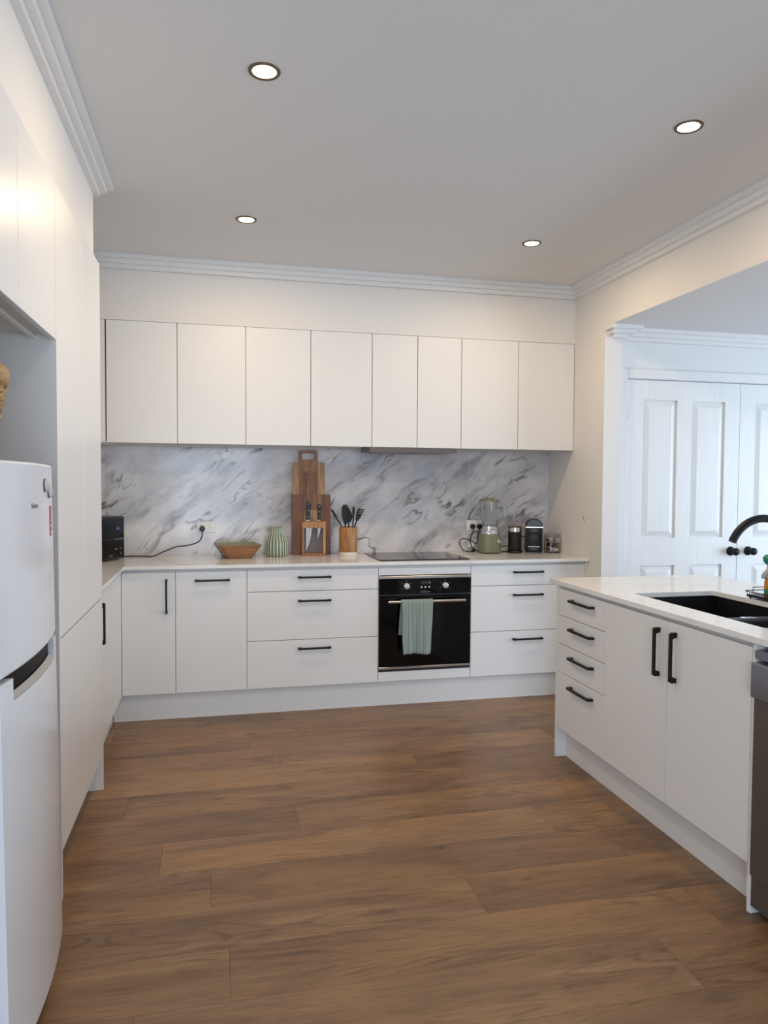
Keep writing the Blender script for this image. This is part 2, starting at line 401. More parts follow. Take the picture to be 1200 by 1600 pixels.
# outer walls with window openings; the rear one is added for fill
WY0, WY1, WZ0, WZ1 = -5.0, -1.6, 0.12, 2.18
bm = NB(); box(bm, XE, XE+0.1, YN, WY0, 0, H); box(bm, XE, XE+0.1, WY1, YDW+0.1, 0, H); box(bm, XE, XE+0.1, WY0, WY1, 0, WZ0); box(bm, XE, XE+0.1, WY0, WY1, WZ1, H)
struct('wall_dining_right', bm, M_WALL, 'dining room outer wall with a wide window')
VX0, VX1, VZ0, VZ1 = -1.9, -0.2, 0.3, 2.2
bm = NB(); box(bm, XL, VX0, YN-0.1, YN, 0, H); box(bm, VX1, XE, YN-0.1, YN, 0, H); box(bm, VX0, VX1, YN-0.1, YN, 0, VZ0); box(bm, VX0, VX1, YN-0.1, YN, VZ1, H)
struct('wall_front', bm, M_WALL, 'outer wall facing the kitchen bench')
def window(name, f, a0, a1, z0, z1):
    bm = NB()
    for u0, u1, v0, v1 in ((a0, a0+0.05, z0, z1), (a1-0.05, a1, z0, z1), (a0, a1, z0, z0+0.05), (a0, a1, z1-0.05, z1), ((a0+a1)/2-0.03, (a0+a1)/2+0.03, z0, z1)):
        prism(bm, [(u0, v0), (u1, v0), (u1, v1), (u0, v1)], 0.02, 0.08, f)
    struct(name, bm, M_TRIM, 'white framed window')
window('window_1', lambda u, v, d: (XE+d, u, v), WY0, WY1, WZ0, WZ1)
window('window_rear_added', lambda u, v, d: (u, YN-d, v), VX0, VX1, VZ0, VZ1)  # unseen window behind the camera, added to go with the rear fill

# stepped cornices, mitred along the walls
def cornice(name, path, z, label, p=0.025, h=0.024, extra=()):
    prof = [(0, z-3*h), (p, z-3*h), (p, z-2*h), (2*p, z-2*h), (2*p, z-h), (3*p, z-h), (3*p, z), (0, z)]
    bm = NB(); rings = []
    P = [Vector((x, y)) for x, y in path]
    for i, q in enumerate(P):
        ns = []
        for a, b in ((i-1, i), (i, i+1)):
            if a >= 0 and b < len(P):
                d = (P[b]-P[a]).normalized(); ns.append(Vector((-d.y, d.x)))
        mm = ns[0] if len(ns) == 1 else (ns[0]+ns[1])/(1+ns[0].dot(ns[1]))
        rings.append([bm.verts.new((q.x+mm.x*o, q.y+mm.y*o, zz)) for o, zz in prof])
    n = len(prof)
    for a, b in zip(rings, rings[1:]):
        for k in range(n): bm.faces.new((a[k], a[(k+1) % n], b[(k+1) % n], b[k]))
    bm.faces.new(rings[0][::-1]); bm.faces.new(rings[-1])
    for b in extra: box(bm, *b)
    return struct(name, bm, M_TRIM, label)
cornice('trim_1', [(XR, YN), (XR, YB), (XL, YB), (XL, -1.52), (XPB, -1.52), (XPB, YN)], H, 'white stepped cornice around the kitchen ceiling')
cornice('trim_2', [(XE, YDW), (XD, YDW), (XD, -0.774), (XR+0.044, -0.774)], DCEIL, 'white stepped cornice around the dining ceiling', 0.03,
        extra=[(XR+0.022, XR+0.044, -0.834, -0.774, DCEIL-0.048, DCEIL-0.024), (XR, XR+0.044, -0.864, -0.774, DCEIL-0.024, DCEIL)])

# ------------------------------------------------------------------ double doors beyond the opening
bm = NB()
for a in ((DX0-0.075, DX0-0.003, YDW-0.016, YDW, 0, DZ+0.07), (DX2+0.003, DX2+0.075, YDW-0.016, YDW, 0, DZ+0.07), (DX0-0.003, DX2+0.003, YDW-0.016, YDW, DZ+0.006, DZ+0.07)): box(bm, *a, bev=0.004)
for a in ((DX0-0.03, DX0-0.003, YDW, YDW+0.1, 0, DZ+0.03), (DX2+0.003, DX2+0.03, YDW, YDW+0.1, 0, DZ+0.03), (DX0-0.003, DX2+0.003, YDW, YDW+0.1, DZ+0.006, DZ+0.03)): box(bm, *a)
struct('trim_3', bm, M_TRIM, 'white architrave around the double doors')
def door(name, x0, x1, knob_x, hinge_x, label):
    yf, yb = YDW-0.002, YDW+0.036
    root = struct(name, bx(x0, x1, yf+0.014, yb, 0.008, DZ), M_DOOR, label)
    W = x1-x0; px = [(x0+0.118, x0+0.368), (x1-0.363, x1-0.113)]
    rows = [(0.20, 0.858), (1.039, 1.942)]
    for a, b in ((x0, px[0][0]), (px[0][1], px[1][0]), (px[1][1], x1)):
        obj('stile', bx(a, b, yf, yf+0.014, 0.008, DZ), M_DOOR, root)
    for a, b in px:
        for z0, z1 in ((0.008, rows[0][0]), (rows[0][1], rows[1][0]), (rows[1][1], DZ)):
            obj('rail', bx(a, b, yf, yf+0.014, z0, z1), M_DOOR, root)
        for z0, z1 in rows:
            bm = NB(); s = 0.044
            R = lambda i, y: [bm.verts.new(v) for v in ((a+i, y, z0+i), (b-i, y, z0+i), (b-i, y, z1-i), (a+i, y, z1-i))]
            A, B, C_ = R(0.0, yf+0.0139), R(0.006, yf+0.0135), R(s, yf+0.002)
            for P_, Q in ((A, B), (B, C_)):
                for k in range(4): bm.faces.new((P_[k], P_[(k+1) % 4], Q[(k+1) % 4], Q[k]))
            bm.faces.new(C_)
            obj('panel', bm, M_DOOR, root)
    k = obj('knob', lathe(NB(), [(0, 0), (0.031, 0), (0.031, 0.006), (0.026, 0.012), (0.014, 0.016), (0.012, 0.030), (0.019, 0.036), (0.025, 0.046), (0.026, 0.056), (0.022, 0.066), (0.012, 0.072), (0, 0.073)], 24, (knob_x, yf, 0.945), f=lambda x, y, z: (x, -z, y)), M_BLK, root, 40, 'round black door knob')
    for z in (0.25, 1.85):
        obj('hinge', bx(hinge_x-0.004, hinge_x+0.004, yf-0.006, yf+0.004, z-0.05, z+0.05), M_STEEL, root)
door('door_1', DX0, DX1-0.002, 2.408, DX0-0.0005, 'white woodgrain panelled door, left leaf of the pair')
door('door_2', DX1+0.002, DX2, 2.545, DX2+0.0005, 'white woodgrain panelled door, right leaf of the pair')

# ------------------------------------------------------------------ downlights
def downlight(x, y, label):
    t = thing('downlight', label, 'downlight', (x, y, H), 'recessed ceiling downlights')
    obj('trim_ring', lathe(NB(), [(0.039, 0), (0.039, -0.003), (0.043, -0.005), (0.050, -0.004), (0.052, -0.0005), (0.052, 0)], 40, (x, y, H)), M_BRONZE, t, 40)
    obj('lens', lathe(NB(), [(0, -0.0015), (0.0388, -0.0015), (0.0388, 0), (0, 0)], 40, (x, y, H)), M_LENS, t, 40)
    L = bpy.data.lights.new('downlight_lamp', 'AREA'); L.energy = DL_POWER; L.color = DL_COL
    L.shape = 'DISK'; L.size = 0.074
    o = bpy.data.objects.new('downlight_lamp', L); COL.objects.link(o); o.parent = t; o.location = (0, 0, -0.0055)
downlight(-0.815, -2.525, 'nearest downlight on the fridge side of the ceiling')
downlight(0.735, -2.528, 'nearest downlight above the island')
downlight(-0.82, -1.173, 'far downlight in front of the left wall cabinets')
downlight(0.72, -1.186, 'far downlight in front of the right wall cabinets')

# ------------------------------------------------------------------ cabinet parts
CT = 0.904; ST = 0.884; ZT = 0.866; ZB = 0.157; YF = -0.6
HP = lambda L: [(0, 0), (0, 0.022), (0.005, 0.029), (L-0.005, 0.029), (L, 0.022), (L, 0), (L-0.017, 0), (L-0.024, 0.019), (0.024, 0.019), (0.017, 0)]
def handle(parent, f, L=0.2):
    bm = NB()
    poly = HP(L); n = len(poly)
    # split concave outline in convex pieces
    for pc in ([0, 1, 2, 8, 9], [2, 3, 7, 8], [3, 4, 5, 6, 7]):
        prism(bm, [poly[i] for i in pc], -0.0055, 0.0055, f)
    bmesh.ops.remove_doubles(bm, verts=bm.verts[:], dist=1e-5)
    return obj('handle', bm, M_BLK, parent, label='matt black bar handle')
G = 0.0016
def front_y(parent, name, x0, x1, z0, z1, y=YF):      # door or drawer front facing -Y
    return obj(name, bx(x0+G, x1-G, y, y+0.018, z0+G, z1-G, bev=0.0012), M_CAB, parent)
def front_x(parent, name, y0, y1, z0, z1, x, s):       # front facing s*X
    a, b = sorted((x, x-s*0.018))
    return obj(name, bx(a, b, y0+G, y1-G, z0+G, z1-G, bev=0.0012), M_CAB, parent)
hY = lambda x, z, horiz=True, y=YF: (lambda u, v, d: (x+u, y-v, z+d)) if horiz else (lambda u, v, d: (x+d, y-v, z-u))

# --- back bench run
def base_unit(name, label, x0, x1, group='base cabinets of the back bench'):
    t = thing(name, label, 'cabinet', ((x0+x1)/2, -0.3, 0.0), group)
    bm = NB(); ya, yb = YF+0.0185, -0.02
    box(bm, x0+0.0005, x0+0.0165, ya, yb, ZB, ST-0.0005); box(bm, x1-0.0165, x1-0.0005, ya, yb, ZB, ST-0.0005)
    box(bm, x0+0.0165, x1-0.0165, ya, yb, ZB, ZB+0.016); box(bm, x0+0.0165, x1-0.0165, ya, ya+0.016, ST-0.04, ST-0.0005)
    box(bm, x0+0.0165, x1-0.0165, yb-0.006, yb, ZB+0.016, ST-0.04)
    obj('carcass', bm, M_CARC, t)
    return t
t = base_unit('base_cabinet', 'white single-door base cabinet with upright handle, in the bench corner', -1.5, -1.2027)
d = front_y(t, 'door', -1.5, -1.2027, ZB, ZT); handle(d, hY(-1.2525, 0.827, False))
t = base_unit('base_cabinet', 'white tall-fronted base cabinet with one handle across its top, left of the drawers', -1.2027, -0.7957)
d = front_y(t, 'door', -1.2027, -0.7957, ZB, ZT); handle(d, hY(-1.094, 0.815))
t = base_unit('drawer_cabinet', 'wide white three-drawer cabinet left of the oven', -0.7957, 0.0)
for z0, z1, hz in ((0.737, ZT, 0.821), (0.443, 0.737, 0.679), (ZB, 0.443, 0.391)):
    d = front_y(t, 'drawer', -0.7957, 0.0, z0, z1); handle(d, hY(-0.495, hz))
t = base_unit('drawer_cabinet', 'wide white three-drawer cabinet between the oven and the wall', 0.6, 1.392)
for z0, z1, hz in ((0.737, ZT, 0.823), (0.443, 0.737, 0.676), (ZB, 0.443, 0.390)):
    d = front_y(t, 'drawer', 0.6, 1.392, z0, z1); handle(d, hY(0.885, hz, True), 0.207)
# oven housing
t = thing('oven_housing', 'white cabinet housing the built-in oven', 'cabinet', (0.3, -0.3, 0.0), 'base cabinets of the back bench')
bm = NB(); box(bm, 0.0005, 0.0165, YF+0.0185, -0.02, ZB, ST-0.0005); box(bm, 0.5835, 0.5995, YF+0.0185, -0.02, ZB, ST-0.0005); box(bm, 0.0165, 0.5835, YF+0.0185, -0.02, ZB, ZB+0.016); box(bm, 0.0165, 0.5835, YF+0.0185, YF+0.04, ST-0.03, ST-0.0005)
obj('carcass', bm, M_CARC, t)
front_y(t, 'top_panel', 0, 0.6, 0.818, ZT); front_y(t, 'bottom_panel', 0, 0.6, ZB, 0.220)
tag(obj('end_filler', bx(1.3925, XR-0.0005, YF, -0.02, ZB, ST-0.0005), M_CAB), 'narrow white filler strip between the last drawers and the wall', 'filler', )
# plinths
tag(obj('plinth', bx(-1.55, -0.60, -0.567, -0.551, 0.0005, ZB-0.001), M_PLINTH), 'white plinth board under the corner doors', 'plinth', 'plinth boards')
tag(obj('plinth', bx(-0.5995, XR-0.001, -0.567, -0.551, 0.0005, ZB-0.001), M_PLINTH), 'white plinth board running under the oven', 'plinth', 'plinth boards')
tag(obj('plinth', bx(-1.5705, -1.5545, -1.512, -0.5475, 0.0005, ZB-0.001), M_PLINTH), 'white plinth board under the short bench return', 'plinth', 'plinth boards')

# --- short return under the microwave
t = thing('base_cabinet', 'white bench return cabinet beside the tall pantry with an upright handle', 'cabinet', (-1.8, -1.05, 0), 'base cabinets of the back bench')
bm = NB(); box(bm, XL+0.02, -1.5185, -1.512, -1.496, ZB, ST-0.0005); box(bm, XL+0.02, -1.5185, -1.01, -0.994, ZB, ST-0.0005); box(bm, XL+0.02, -1.5185, -1.496, -1.01, ZB, ZB+0.016); box(bm, -1.535, -1.5185, -1.496, -1.01, ST-0.04, ST-0.0005)
obj('carcass', bm, M_CARC, t)
d = front_x(t, 'door', -1.512, -0.985, ZB, ZT, -1.50, 1)
handle(d, lambda u, v, dd: (-1.50+v, -1.405+dd, 0.825-u), 0.195)
obj('corner_filler', bx(-1.518, -1.50, -0.983, -0.6015, ZB+G, ZT-G), M_CAB, t)

# --- stone bench top, L shaped, with cut-out free top
bm = NB()
prism(bm, [(XL, -1.513), (-1.48, -1.513), (-1.48, -0.62), (XR-0.001, -0.62), (XR-0.001, -0.001), (XL, -0.001)], ST, CT, lambda u, v, d: (u, v, d))
o = obj('back_countertop', bm, M_STONE)
tag(o, 'pale stone bench top along the back wall with a short return', 'countertop')
bmv = o.modifiers.new('b', 'BEVEL'); bmv.width = 0.0015; bmv.segments = 2; bmv.limit_method = 'ANGLE'

# --- splashback panels
t = thing('splashback', 'grey marble-look splashback behind the bench', 'splashback', (0, -0.004, CT))
for a, b in ((XL+0.001, -1.6575), (-1.6525, 0.7695), (0.7705, XR-0.001)):
    obj('panel', bx(a, b, -0.0075, -0.001, CT+0.0005, 1.617), M_MARBLE, t)
obj('joint_strip', bx(-1.6572, -1.6528, -0.0095, -0.001, CT+0.0005, 1.617), M_CHROME, t)

# --- wall cabinets
us = [-1.6036, -1.1988, -0.7934, -0.3925, 0.0, 0.3005, 0.6, 1.0, XR-0.0015]
names = ['white two-door wall cabinet over the kettle corner, leftmost of the row', 'white two-door wall cabinet above the chopping boards', 'narrow two-door wall cabinet above the cooktop holding the rangehood', 'white two-door wall cabinet above the coffee machine']
names[0] = 'white two-door wall cabinet leftmost in the row'
for i in range(4):
    x0, x1, x2 = us[2*i:2*i+3]
    t = thing('wall_cabinet', names[i], 'cabinet', ((x0+x2)/2, -0.18, 1.62), 'handleless wall cabinets')
    obj('body', bx(x0+0.0005, x2-0.0005, YB+0.0205, -0.0085, 1.628, 2.339), M_CARC, t)
    for a, b in ((x0, x1), (x1, x2)):
        obj('door', bx(a+0.002, b-0.002, YB, YB+0.018, 1.6193, 2.3385, bev=0.0012), M_CAB, t)
tag(obj('filler_panel', bx(-1.72, -1.609, YB+0.001, -0.0085, 1.6193, 2.3385), M_CAB), 'narrow white filler at the left end of the wall cabinets', 'filler')
t = thing('rangehood', 'slim stainless rangehood tucked under the wall cabinets', 'rangehood', (0.28, -0.2, 1.60))
obj('shell', bx(-0.01, 0.575, -0.368, -0.07, 1.592, 1.6275, bev=0.002), M_DWDOOR, t)
obj('filter', bx(0.03, 0.265, -0.33, -0.1, 1.588, 1.592), M_GREYP, t); obj('filter', bx(0.30, 0.535, -0.33, -0.1, 1.588, 1.592), M_GREYP, t)
obj('lip', bx(-0.01, 0.575, -0.376, -0.3685, 1.588, 1.6165), M_DWDOOR, t)

# --- tall pantry on the left
XP = -1.4685; PY2, PY1, PY0 = -1.514, -1.955, -2.403
t = thing('pantry_cabinet', 'tall white pantry cabinet with four handleless doors beside the fridge', 'cabinet', (-1.78, -1.96, 0))
bm = NB(); box(bm, XL+0.001, XP, PY2-0.018, PY2-0.0005, 0.0005, 2.3395); obj('end_panel', bm, M_CAB, t)
obj('end_panel', bx(XL+0.001, XP, PY0-0.018, PY0, 0.0005, 2.3395), M_CAB, t)
bm = NB(); box(bm, XL+0.001, XP-0.0195, PY0+0.0005, PY2-0.0185, ZB, 2.3395); obj('carcass', bm, M_CARC, t)
for y0, y1 in ((PY0, PY1), (PY1, PY2-0.018)):
    front_x(t, 'door', y0, y1, ZB, 0.864, XP, 1); front_x(t, 'door', y0, y1, 0.867, 2.3385, XP, 1)
obj('toe_kick', bx(XP-0.085, XP-0.069, PY0, PY2-0.0185, 0.0005, ZB-0.001), M_PLINTH, t)
# --- cabinet above the fridge
t = thing('fridge_top_cabinet', 'white overhead cabinet with two doors above the fridge', 'cabinet', (-1.78, -2.88, 1.83))
FY0, FY1, FY2 = -3.325, -2.872, PY0-0.0185
obj('body', bx(XL+0.001, XP-0.0195, FY0, FY2, 1.851, 2.3395), M_CARC, t)
front_x(t, 'door', FY1, FY2, 1.8345, 2.3385, XP, 1); front_x(t, 'door', FY0, FY1, 1.8345, 2.3385, XP, 1)
obj('light_rail', bx(XP-0.075, XP-0.060, FY0, FY2, 1.838, 1.851), M_CAB, t)
tag(obj('tall_end_panel', bx(XL+0.001, XP, FY0-0.019, FY0-0.001, 0.0005, 2.3395), M_CAB), 'tall white panel closing the near side of the fridge recess', 'panel')

# ------------------------------------------------------------------ fridge (leans back a touch on its feet)
fx, fy = -1.733, -2.995
t = thing('fridge', 'white two-door fridge with black recessed handle', 'fridge', (fx, fy, 0.0045), rot=(0, -0.012, 0)); t.scale = (1, 1, 0.99)
hw = 0.275
def arcpts(y0, y1, e, c, n=12):   # front curve, local y from y0 to y1
    out = []
    for i in range(n+1):
        y = y0+(y1-y0)*i/n; out.append((e+(c-e)*(1-(y/hw)**2), y))
    return out
XE_, XC_ = 0.325, 0.345            # local x of front at edges and centre
def fdoor(y0, y1, z0, z1, back=0.27, inset=0.0):
    bm = NB(); pts = [(x-inset, y) for x, y in arcpts(y0, y1, XE_, XC_)]
    prism(bm, [(back, y0)]+pts+[(back, y1)], z0, z1, lambda u, v, d: (u, v, d)); return bm
obj('body', bx(-0.31, 0.262, -hw+0.004, hw-0.004, 0.035, 1.43, bev=0.006, seg=2), M_FGREY, t)
d = obj('freezer_door', fdoor(-hw, hw, 0.956, 1.434), M_FRIDGE, t, 30); d['label'] = 'upper white fridge door'
bv = d.modifiers.new('b', 'BEVEL'); bv.width = 0.006; bv.segments = 2; bv.limit_method = 'ANGLE'; bv.angle_limit = 1.0
obj('gasket', bx(0.262, 0.30, -hw+0.006, hw-0.006, 0.06, 1.428), M_GASKET, t)
bm = fdoor(-hw, hw, 0.075, 0.893)
ld = obj('fridge_door', bm, M_FRIDGE, t, 30); ld['label'] = 'lower white fridge door'
obj('door_shoulder', fdoor(0.212, hw, 0.893, 0.945), M_FRIDGE, ld, 30)
obj('door_shoulder', fdoor(-hw, -0.205, 0.893, 0.945), M_FRIDGE, ld, 30)
bm = NB()
A = arcpts(-0.205, 0.212, XE_, XC_)
ft = [bm.verts.new((x-0.001, y, 0.8935)) for x, y in A]; fm = [bm.verts.new((x-0.001, y, 0.897)) for x, y in A]; bk = [bm.verts.new((x-0.013, y, 0.907)) for x, y in A]; bb = [bm.verts.new((x-0.013, y, 0.8935)) for x, y in A]
for P_, Q in ((ft, fm), (fm, bk), (bk, bb), (bb, ft)):
    for k in range(len(A)-1): bm.faces.new((P_[k], P_[k+1], Q[k+1], Q[k]))
for k in (0, -1): bm.faces.new((ft[k], fm[k], bk[k], bb[k]))
obj('handle_lip', bm, M_FGREY, ld, 30, 'pale grey lip of the handle recess')
obj('handle_recess', fdoor(-0.205, 0.212, 0.8935, 0.9555, 0.27, 0.016), M_DEEP, ld, 30, 'black handle recess')
for sy in (-1, 1):
    obj('foot', lathe(NB(), [(0, -0.002), (0.018, -0.002), (0.018, 0.035), (0, 0.035)], 16, (0.2, sy*0.22, 0)), M_BLKP, t)
    obj('foot', lathe(NB(), [(0, -0.006), (0.018, -0.006), (0.018, 0.035), (0, 0.035)], 16, (-0.25, sy*0.22, 0)), M_BLKP, t)
obj('kick_grille', bx(0.23, 0.262, -hw+0.01, hw-0.01, 0.012, 0.035), M_GREYP, t)
xf = lambda y: XE_+(XC_-XE_)*(1-(y/hw)**2)
lg = lambda s: None
obj('logo', text_bm('Hisense', 0.020, lambda x, y, z: (xf(-0.02+x)+0.0004+z*0.3, -0.02+x, 1.327+y)), M_INK, d, label='small grey lettering')
# energy sticker: red strip with white print
bm = NB(); ya, yb = 0.180, 0.222
prism(bm, [(ya, 1.238), (yb, 1.238), (yb, 1.320), (ya, 1.320)], 0.0003, 0.0008, lambda u, v, dd: (xf(u)+dd, u, v))
st = obj('sticker', bm, M_RED, d, label='red and white sticker')
def print_mark(u0, u1, v0, v1):
    obj('print_mark', prism(NB(), [(u0, v0), (u1, v0), (u1, v1), (u0, v1)], 0.0009, 0.0012, lambda u, v, dd: (xf(u)+dd, u, v)), M_WHITEP, st)
print_mark(0.192, 0.212, 1.2425, 1.252); print_mark(0.192, 0.212, 1.262, 1.270)
for k in range(4): print_mark(0.197, 0.204, 1.276+k*0.010, 1.281+k*0.010)
# magnets
def magnet(y, z, label):
    x = xf(y)
    # world placement from the tilted fridge frame
    R = Matrix.Rotation(-0.012, 4, 'Y'); p = R @ Vector((x, y, z*0.99)) + Vector((fx, fy, 0.0045))
    o = thing('fridge_magnet', label, 'magnet', p, 'fridge magnets', rot=(0, -0.012, 0))
    obj('rim', lathe(NB(), [(0, 0.0008), (0.0175, 0.0008), (0.0175, 0.0035), (0, 0.0035)], 28, f=lambda a, b, c: (c, a, b)), M_BLKP, o, 40)
    obj('dome', lathe(NB(), [(0.0172, 0.0035), (0.0172, 0.006), (0.014, 0.0085), (0.008, 0.0098), (0, 0.0102)], 28, f=lambda a, b, c: (c, a, b)), M_LIGHTINK, o, 50)
magnet(0.105, 1.378, 'round silver fridge magnet, the higher of the two')
magnet(0.170, 1.360, 'round silver fridge magnet, lower one near the door edge')

# basket on top of the fridge
bxc, byc, bz = -1.632, -3.02, 1.4255
t = thing('woven_basket', 'tan woven seagrass basket on top of the fridge', 'basket', (bxc, byc, bz))
nu, nv = 72, 22
def bprof(i): return 0.127+0.039*(i/nv)**1.1
prof = [(bprof(i), 0.004+0.19*i/nv) for i in range(nv+1)]
bm = lathe(NB(), [(0, 0.0)]+[(0.125, 0.0)]+prof+[(0.150, 0.194), (0.145, 0.17), (0.118, 0.012), (0, 0.012)], nu, (bxc, byc, bz),
           rf=lambda a, i: 1+(0.022*math.sin(a*18+(i % 4 >= 2)*math.pi)*(0.4+abs(math.sin(i*1.57+0.8))) if 1 < i <= nv+1 else 0))
obj('weave', bm, M_WEAVE, t, 80)
rp = [(bxc+0.160*math.cos(a), byc+0.160*math.sin(a), bz+0.212) for a in [2*math.pi*k/48 for k in range(48)]]
bm = lathe(NB(), [(0.150, 0.194), (0.166, 0.190), (0.171, 0.200), (0.171, 0.226), (0.165, 0.235), (0.155, 0.233), (0.150, 0.22), (0.150, 0.194)], 48, (bxc, byc, bz), rf=lambda a, i: 1+0.006*math.sin(a*48))
obj('rim', bm, M_WICKER, t, 80)

# ------------------------------------------------------------------ island
def plate(bm, outer, holes, d0, d1, f):
    """flat plate with holes: outlines (u,v), thickness d0..d1"""
    loops = [outer]+holes; tops = []
    for d in (d0, d1):
        es = []; vs_all = []
        for lp in loops:
            vv = [bm.verts.new((u, v, d)) for u, v in lp]; vs_all.append(vv)
            for i in range(len(vv)): es.append(bm.edges.new((vv[i], vv[(i+1) % len(vv)])))
        bmesh.ops.triangle_fill(bm, edges=es, use_beauty=True, use_dissolve=False)
        tops.append(vs_all)
    for A, B in zip(*tops):
        n = len(A)
        for i in range(n): bm.faces.new((A[i], A[(i+1) % n], B[(i+1) % n], B[i]))
    for v in bm.verts: v.co = f(*v.co)
    return bm
def rrect(x0, x1, y0, y1, r, n=5):
    out = []
    for cx, cy, a0 in ((x1-r, y1-r, 0), (x0+r, y1-r, 90), (x0+r, y0+r, 180), (x1-r, y0+r, 270)):
        for k in range(n+1):
            a = math.radians(a0+90*k/n); out.append((cx+r*math.cos(a), cy+r*math.sin(a)))
    return out
XI = 0.7094; IY0, IY1, IY2, IY3 = -1.590, -2.044, -2.502, -2.953; XIB = 1.56; IEND = -3.60
HX = (0.832, 1.238, -2.865, -2.068)
top = obj('island_countertop', plate(NB(), [(0.694, IEND), (1.62, IEND), (1.62, -1.518), (0.694, -1.518)], [rrect(*HX, 0.018)], ST, CT, lambda a, b, c: (a, b, c)), M_STONE)
tag(top, 'glossy white stone island top with a sink cut-out', 'countertop')
tag(obj('island_end_panel', bx(XI, XIB, -1.589, -1.571, 0.0005, ST-0.0005, bev=0.001), M_CAB), 'white panel closing the far end of the island', 'panel', 'island panels')
tag(obj('island_end_panel', bx(XI, XIB, -2.972, -2.954, 0.0005, ST-0.0005, bev=0.001), M_CAB), 'white upright panel between the sink doors and the dishwasher', 'panel', 'island panels')
tag(obj('island_end_panel', bx(XI, XIB, IEND+0.005, -3.578, 0.0005, ST-0.0005), M_CAB), 'white panel on the near side of the dishwasher', 'panel', 'island panels')
tag(obj('island_back_panel', bx(XIB+0.0005, XIB+0.018, IEND+0.005, -1.571, 0.0005, ST-0.0005), M_CAB), 'white panel along the dining side of the island', 'panel')
def isl_unit(name, label, ya, yb):
    t = thing(name, label, 'cabinet', ((XI+XIB)/2, (ya+yb)/2, 0), 'island cabinets'); bm = NB(); x0 = XI+0.0185; x1 = 1.29
    a, b = min(ya, yb), max(ya, yb)
    box(bm, x0, x1, a+0.0005, a+0.0165, ZB, ST-0.0005); box(bm, x0, x1, b-0.0165, b-0.0005, ZB, ST-0.0005); box(bm, x0, x1, a+0.0165, b-0.0165, ZB, ZB+0.016); box(bm, x0, x0+0.016, a+0.0165, b-0.0165, ST-0.045, ST-0.002)
    obj('carcass', bm, M_CARC, t); return t
t = isl_unit('drawer_cabinet', 'narrow white four-drawer cabinet at the far end of the island', IY0, IY1)
zz = [ZT, 0.731, 0.588, 0.445, ZB]
for i, hz in enumerate((0.822, 0.682, 0.542, 0.397)):
    d = front_x(t, 'drawer', IY1, IY0, zz[i+1], zz[i], XI, -1)
    handle(d, lambda u, v, dd, hz=hz: (XI-v, -1.738-u, hz+dd), 0.215)
t = isl_unit('sink_cabinet', 'white two-door sink cabinet in the island with paired upright handles', IY1, IY3)
d = front_x(t, 'door', IY2, IY1, ZB, ZT, XI, -1); handle(d, lambda u, v, dd: (XI-v, -2.452+dd, 0.832-u), 0.19)
d = front_x(t, 'door', IY3, IY2, ZB, ZT, XI, -1); handle(d, lambda u, v, dd: (XI-v, -2.557+dd, 0.832-u), 0.19)
tag(obj('plinth', bx(0.766, 0.782, -2.9535, -1.5895, 0.0005, ZB-0.001), M_PLINTH), 'white plinth board along the base of the island', 'plinth', 'plinth boards')

# sink
t = thing('sink', 'black double-bowl undermount sink in the island', 'sink', (1.035, -2.47, 0.66))
bm = NB(); hx0, hx1, hy0, hy1 = HX; zs = ST-0.0008; zf = 0.70; e = 0.006; wth = 0.012
DV0, DV1 = -2.575, -2.515
box(bm, hx0-e-wth, hx0-e, hy0-e-wth, hy1+e+wth, zf, zs); box(bm, hx1+e, hx1+e+wth, hy0-e-wth, hy1+e+wth, zf, zs)
box(bm, hx0-e, hx1+e, hy0-e-wth, hy0-e, zf, zs); box(bm, hx0-e, hx1+e, hy1+e, hy1+e+wth, zf, zs)
box(bm, hx0-e, hx1+e, hy0-e, hy1+e, zf-0.012, zf)
obj('basin', bm, M_SINK, t)
obj('divider', bx(hx0-e, hx1+e, DV0, DV1, zf, 0.873, bev=0.008, seg=3), M_SINK, t, 40)
obj('overflow_plate', plate(NB(), rrect(1.0, 1.06, -2.562, -2.528, 0.012), [], 0.8735, 0.8755, lambda a, b, c: (a, b, c)), M_CHROME, t)
for y in (-2.29, -2.72):
    obj('drain', lathe(NB(), [(0, 0.003), (0.03, 0.003), (0.043, 0.005), (0.045, 0.0005), (0, 0.0005)], 28, (1.035, y, zf)), M_CHROME, t, 40)

# tap
TX, TY = 1.2775, -2.50
t = thing('kitchen_tap', 'matt black gooseneck tap behind the sink', 'tap', (TX, TY, CT))
obj('base', lathe(NB(), [(0, 0.0005), (0.026, 0.0005), (0.026, 0.008), (0.021, 0.012), (0.021, 0.075), (0.0135, 0.082), (0, 0.082)], 28, (TX, TY, CT)), M_BLK, t, 40)
R_ = 0.152; cx_, cz_ = TX-R_, 1.1035
pts = [(TX, TY, CT+0.078), (TX, TY, 1.05)]+[(cx_+R_*math.cos(math.radians(a)), TY, cz_+R_*math.sin(math.radians(a))) for a in range(0, 158, 4)]
obj('spout', tube(NB(), pts, 0.0155, 16), M_BLK, t, 50)
obj('lever', tube(NB(), [(TX, TY-0.02, CT+0.05), (TX+0.005, TY-0.045, CT+0.055), (TX+0.02, TY-0.085, CT+0.075)], [0.009, 0.007, 0.005], 10), M_BLK, t, 50)

